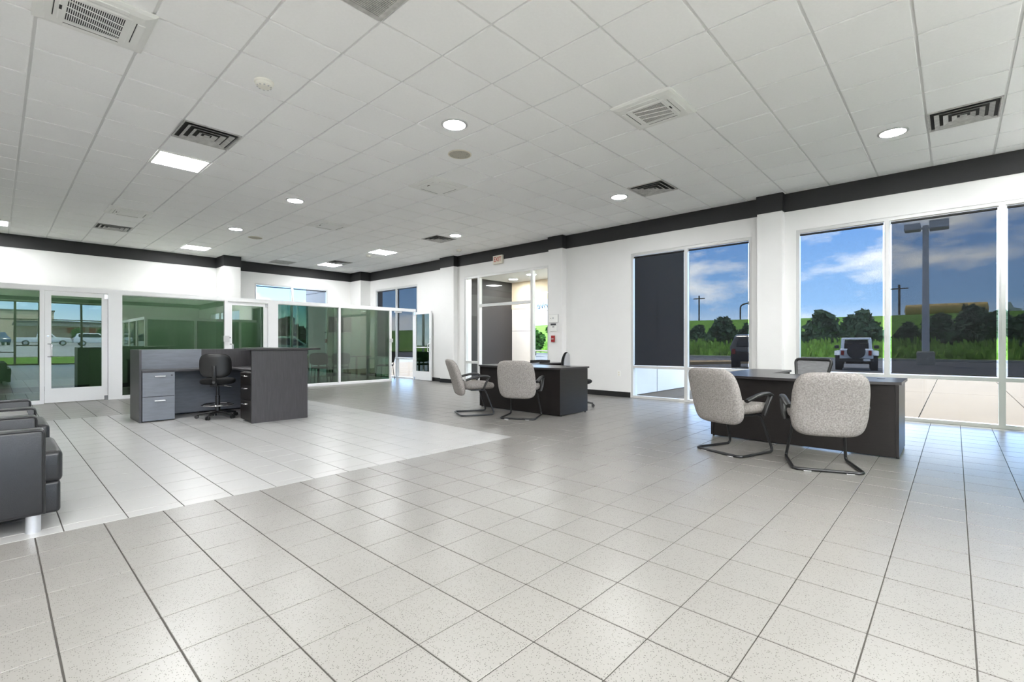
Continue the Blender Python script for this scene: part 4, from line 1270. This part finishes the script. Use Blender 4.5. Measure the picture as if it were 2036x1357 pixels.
for k in range(5):
    o = tree((14 + k * 7.5 + (k % 3), 74 + (k * 7) % 11, 0), 0.8 + 0.12 * (k % 3), k, 'green tree in the row behind the rear parking lot', 'trees behind the rear lot', LC); o.name = 'roadside_tree'
# tall weeds along the verge: nobody could count the blades
mb = MB(); rnd = random.Random(11)
for _ in range(9000):
    x = rnd.uniform(47, 62); yy = rnd.uniform(-14, 48)
    h = rnd.uniform(0.3, 0.8) * (1 + (x - 47) / 15) * (1 + 0.3 * math.sin(yy * .9 + x * .5)); a = rnd.uniform(0, PI); w = rnd.uniform(0.10, 0.28)
    cx_, cy_ = math.cos(a) * w, math.sin(a) * w
    lx, ly = rnd.gauss(0, .15), rnd.gauss(0, .15)
    mb.add([(x - cx_, yy - cy_, 0), (x + cx_, yy + cy_, 0), (x + cx_ * .5 + lx, yy + cy_ * .5 + ly, h), (x - cx_ * .3 + lx, yy - cy_ * .3 + ly, h * .9)], [(0, 1, 2, 3)])
o = obj('tall_weeds', mb, 'weed'); tag(o, 'tall yellow-green weeds growing along the verge', 'weeds', kind='stuff')

# ---- vehicles
def wheel(t, x, y, r, w):
    wl_ = obj('wheel', MB().tube([(x, y - w / 2, r), (x, y + w / 2, r)], r, 22), 'tyre', t, 40)
    s = 1 if y > 0 else -1
    obj('rim', MB().tube([(x, y + s * w * .35, r), (x, y + s * w * .52, r)], r * .6, 16), 'steel', wl_, 40)
# white open off-road car, seen from behind
t = thing('off_road_car', 'white open-top off-road car with spare wheel seen from behind', 'car', (29.3, 3.62, -0.14), 0.12); t.scale = (0.88, 0.86, 0.84)
obj('tub', MB().rbox(-1.75, 0.55, -0.76, 0.76, 0.62, 1.22, 0.06, 3), 'car_white', t, 40)
obj('bonnet', MB().rbox(0.5, 1.95, -0.62, 0.62, 0.68, 1.2, 0.06, 3), 'car_white', t, 40)
for s in (-1, 1):
    for x in (-1.2, 1.45):
        obj('fender', MB().prism([(x - .62, .86), (x - .45, 1.10), (x + .45, 1.10), (x + .62, .86), (x + .56, .84), (x + .4, 1.0), (x - .4, 1.0), (x - .56, .84)], s * 0.74, s * 1.0, 'y'), 'car_white', t)
    for x in (-1.2, 1.45): wheel(t, x, s * 0.80, 0.44, 0.33)
    obj('roll_bar', MB().tube(fillet([(-1.6, s * .66, 1.2), (-1.55, s * .62, 1.80), (0.2, s * .60, 1.82), (0.55, s * .64, 1.2)], .1), 0.055, 8), 'car_white', t, 50)
    obj('tail_light', MB().rbox(-1.80, -1.74, s * .62 - .07, s * .62 + .07, 0.86, 1.12, 0.01), 'tail_red', t)
    obj('mirror', MB().rbox(0.35, 0.47, s * .95 - .12, s * .95 + .12, 1.22, 1.42, 0.03), 'plastic_black', t)
    obj('seat', MB().rbox(-0.5, -0.3, s * .35 - .22, s * .35 + .22, 0.9, 1.55, 0.06, 3), 'fabric_black', t, 40)
obj('top_bar', MB().tube([(-1.55, -.62, 1.80), (-1.55, .62, 1.80)], 0.055, 8).tube([(0.2, -.6, 1.82), (0.2, .6, 1.82)], 0.055, 8), 'car_white', t, 50)
obj('windscreen', MB().box(0.50, 0.56, -0.66, 0.66, 1.2, 1.72), 'car_glass', t)
sp = obj('spare_wheel', MB().tube([(-1.78, 0, 1.08), (-2.04, 0, 1.08)], 0.42, 26), 'tyre', t, 40)
obj('rim', MB().tube([(-2.0, 0, 1.08), (-2.05, 0, 1.08)], 0.24, 18), 'metal_black', sp, 40)
obj('rear_bumper', MB().rbox(-1.98, -1.74, -0.78, 0.78, 0.50, 0.68, 0.03), 'plastic_black', t)
obj('licence_plate', MB().box(-1.995, -1.98, -0.62, -0.32, 0.54, 0.66), 'plate_white', t)
obj('axle', MB().tube([(-1.2, -.7, .42), (-1.2, .7, .42)], 0.07, 8), 'plastic_black', t).name = 'axle'
obj('exhaust', MB().tube([(-1.6, .5, .42), (-1.95, .5, .42)], 0.05, 8), 'steel', t)
# closed cars
def car(name, loc, rz, label, body, cat='car', grp=None, pickup=False):
    t = thing(name, label, cat, loc, rz, grp)
    if pickup:
        prof = [(-2.75, .45), (-2.8, .95), (-2.75, 1.08), (-0.75, 1.08), (-0.62, 1.72), (0.55, 1.74), (1.15, 1.12), (2.55, 1.02), (2.75, .8), (2.75, .42)]
        glz = [(-0.56, 1.12), (-0.50, 1.62), (0.48, 1.64), (0.92, 1.12)]
        wx = (-1.75, 1.8)
    else:
        prof = [(-2.3, .42), (-2.36, .95), (-2.2, 1.12), (-1.95, 1.62), (-1.7, 1.72), (0.3, 1.74), (1.05, 1.14), (2.2, 1.0), (2.36, .78), (2.36, .38)]
        glz = [(-1.95, 1.16), (-1.78, 1.58), (0.22, 1.62), (0.82, 1.16)]
        wx = (-1.4, 1.45)
    bm = bmesh.new()
    m = MB().prism(prof, -0.93, 0.93, 'y')
    vs = [bm.verts.new(v) for v in m.v]
    for f in m.f: bm.faces.new([vs[i] for i in f])
    bmesh.ops.recalc_face_normals(bm, faces=bm.faces)
    for v in bm.verts:
        if v.co.z > 1.15: v.co.y *= 0.82
    bmesh.ops.bevel(bm, geom=list(bm.edges), offset=0.07, segments=2, profile=.5, affect='EDGES')
    bm.verts.index_update()
    m = MB(); m.add([v.co[:] for v in bm.verts], [[v.index for v in f.verts] for f in bm.faces]); bm.free()
    obj('body', m, body, t, 40)
    gl = []
    for s in (-1, 1):
        obj('side_window', MB().add([(x, s * (0.935 if z < 1.3 else 0.80) , z) for x, z in glz] + [(x, s * (0.915 if z < 1.3 else 0.78), z) for x, z in glz],
            [(0, 1, 2, 3), (7, 6, 5, 4), (0, 4, 5, 1), (1, 5, 6, 2), (2, 6, 7, 3), (3, 7, 4, 0)]), 'car_glass', t)
        for x in wx: wheel(t, x, s * 0.82, 0.36, 0.24)
        obj('tail_light', MB().rbox(prof[1][0] - .02, prof[1][0] + .1, s * .8 - .08, s * .8 + .08, 0.78, 1.02, 0.02), 'tail_red', t)
    if not pickup:
        obj('rear_window', MB().add([(-2.23, -.7, 1.16), (-2.23, .7, 1.16), (-1.99, .6, 1.58), (-1.99, -.6, 1.58)], [(0, 1, 2, 3)]), 'car_glass', t)
    return t
car('sport_utility_car', (26.4, 7.55, -0.14), 0.25, 'dark blue-black car half hidden by the white pilaster', 'car_dark')
car('sport_utility_car', (12.4, 31.0, -0.14), 0.1, 'silver-roofed car parked behind the rear office window', 'car_silver')
PK = car('pickup_truck', (4.6, -66.0, front_z(-66)), 0.05, 'white pickup truck across the street mirrored in the office door', 'car_white', 'pickup', pickup=True)
for x, y, rz, b, lb in [(0.2, -69, 1.4, 'car_blue', 'blue car parked beside the white pickup truck'), (-3.6, -72, 0.1, 'car_white', 'white car parked across the street next to the blue car'),
                    (9.5, -63, 0.0, 'car_white', 'white car parked in front of the white pickup truck'), (-9, -82, 0.2, 'car_dark', 'dark car parked furthest across the street')]:
    car('parked_car', (x, y, front_z(y)), rz, lb, b)

# ---- lamp pole with two heads
t = thing('lamp_pole', 'grey lamp pole with twin box heads on a round concrete foot', 'lamp post', (37.6, 1.27, -0.14), 0)
obj('footing', MB().lathe([(0.42, 0), (0.42, 0.75), (0.36, 0.82), (0.001, 0.82)], 20), 'kerb', t, 40)
obj('pole', MB().tube([(0, 0, .8), (0, 0, 8.3)], [0.18, 0.14], 12), 'lamp_pole', t, 40)
for s in (-1, 1):
    hd = obj('lamp_head', MB().rbox(-0.45, 0.45, s * .22, s * .98, 8.05, 8.45, 0.05), 'lamp_pole', t)
    obj('arm', MB().box(-0.05, 0.05, 0, s * .3, 8.1, 8.2), 'lamp_pole', hd)
# utility poles
for px, X, h, lb in ((1390, 112, 10.5, 'wooden utility pole on the skyline seen beside the near-black shade'), (1788, 112, 10.0, 'wooden utility pole on the skyline between off-road car and lamp pole')):
    p = place(px, X)
    t = thing('utility_pole', lb, 'utility pole', (p[0], p[1], 6.4), 0, 'utility poles on the skyline')
    obj('post', MB().tube([(0, 0, 0), (0, 0, h - 4.5)], 0.17, 8), 'wood_pole', t, 40)
    obj('crossarm', MB().box(-.08, .08, -1.3, 1.3, h - 5.3, h - 5.1), 'wood_pole', t)
# gooseneck highway sign
p = place(1472, 112)
t = thing('highway_sign', 'dark gooseneck pole with sign head beside the embankment road', 'sign', (p[0], p[1], 6.5))
obj('pole', MB().tube(fillet([(0, 0, 0), (0, 0, 3.2), (0, -1.6, 3.6), (0, -3.0, 3.6)], 1.0), 0.16, 8), 'frame_bronze', t, 50)
obj('sign_head', MB().rbox(-.15, .15, -5.0, -1.6, 3.2, 4.0, .08), 'frame_bronze', t)
# tanker lorry on the embankment
p = place(1900, 124)
t = thing('tanker_truck', 'long yellow tanker lorry driving along the top of the embankment', 'truck', (p[0], p[1], 5.38), -PI / 2)
obj('tank', MB().lathe([(0.4, -6.0), (1.15, -5.8), (1.2, 0), (1.15, 5.8), (0.4, 6.0)], 24, (-1.5, 0, 2.35), 'x'), 'tanker_yellow', t, 50)
obj('chassis', MB().box(-7.4, 8.0, -.5, .5, 0.8, 1.15), 'metal_black', t)
obj('cab', MB().prism([(5.6, 1.1), (5.6, 3.3), (7.2, 3.2), (7.6, 2.2), (8.6, 2.0), (8.7, 1.0)], -1.15, 1.15, 'y'), 'plate_white', t)
for x in (-6.4, -5.2, 3.6, 4.7, 7.8):
    for s in (-1, 1): obj('wheel', MB().tube([(x, s * .7, .5), (x, s * 1.1, .5)], .5, 14), 'tyre', t, 40)

# ---- buildings across the street
def building(name, x0, x1, y0, y1, h, m, label, windows=(), awning=None, sign=None):
    zb = front_z(y1) - .2
    t = thing(name, label, 'building', ((x0 + x1) / 2, (y0 + y1) / 2, zb))
    w, d = (x1 - x0) / 2, abs(y1 - y0) / 2
    obj('wall', MB().box(-w, w, -d, d, 0, h), m, t)
    obj('roof', MB().box(-w - .2, w + .2, -d - .2, d + .2, h, h + .35), 'roof_dark', t)
    for (a, b, z0, z1) in windows:
        f = obj('window', MB().box(a, b, d, d + .06, z0, z1), 'alu_white', t)
        obj('window_glass', MB().box(a + .1, b - .1, d + .06, d + .08, z0 + .1, z1 - .1), 'car_glass', f)
    if awning: obj('awning', MB().box(-w, w, d, d + 1.4, awning, awning + .5), 'bld_grey', t)
    if sign:
        for k in range(sign[0]):
            x = sign[1] + k * sign[2]
            obj('sign_letter', MB().box(x, x + sign[2] * .6, d, d + .15, sign[3], sign[3] + 0.9 + .15 * (k % 2)), 'red_alarm', t)
    return t
building('store_building', 2.5, 40, -110, -92, 3.6, 'bld_brown', 'low brown store with a row of red sign letters across the street', [(-8, -5, .3, 2.2), (-3, 0, .3, 2.2), (3, 6, .3, 2.2)], 3.0, (7, -12.5, 1.5, 1.9))
building('warehouse_building', -45, 10, -165, -140, 7.0, 'bld_tan', 'long tan warehouse behind the store across the street', [(-20, -16, 3, 5), (-8, -4, 3, 5), (4, 8, 3, 5)])
building('shed_building', -8.5, -1.5, -92, -84, 2.4, 'bld_grey', 'small grey shed across the street beside parked cars', [(-2, -.5, .6, 1.8)])
for k, (x, y, s) in enumerate([(-10, -125, 1.6), (12, -76, 0.55), (17, -76, 0.6), (8.8, -75, .5), (22, -130, 1.3)]):
    o = tree((x, y, front_z(y) - .1), s, k, 'leafy green tree across the street', 'trees across the street', LC); o.name = 'street_tree'
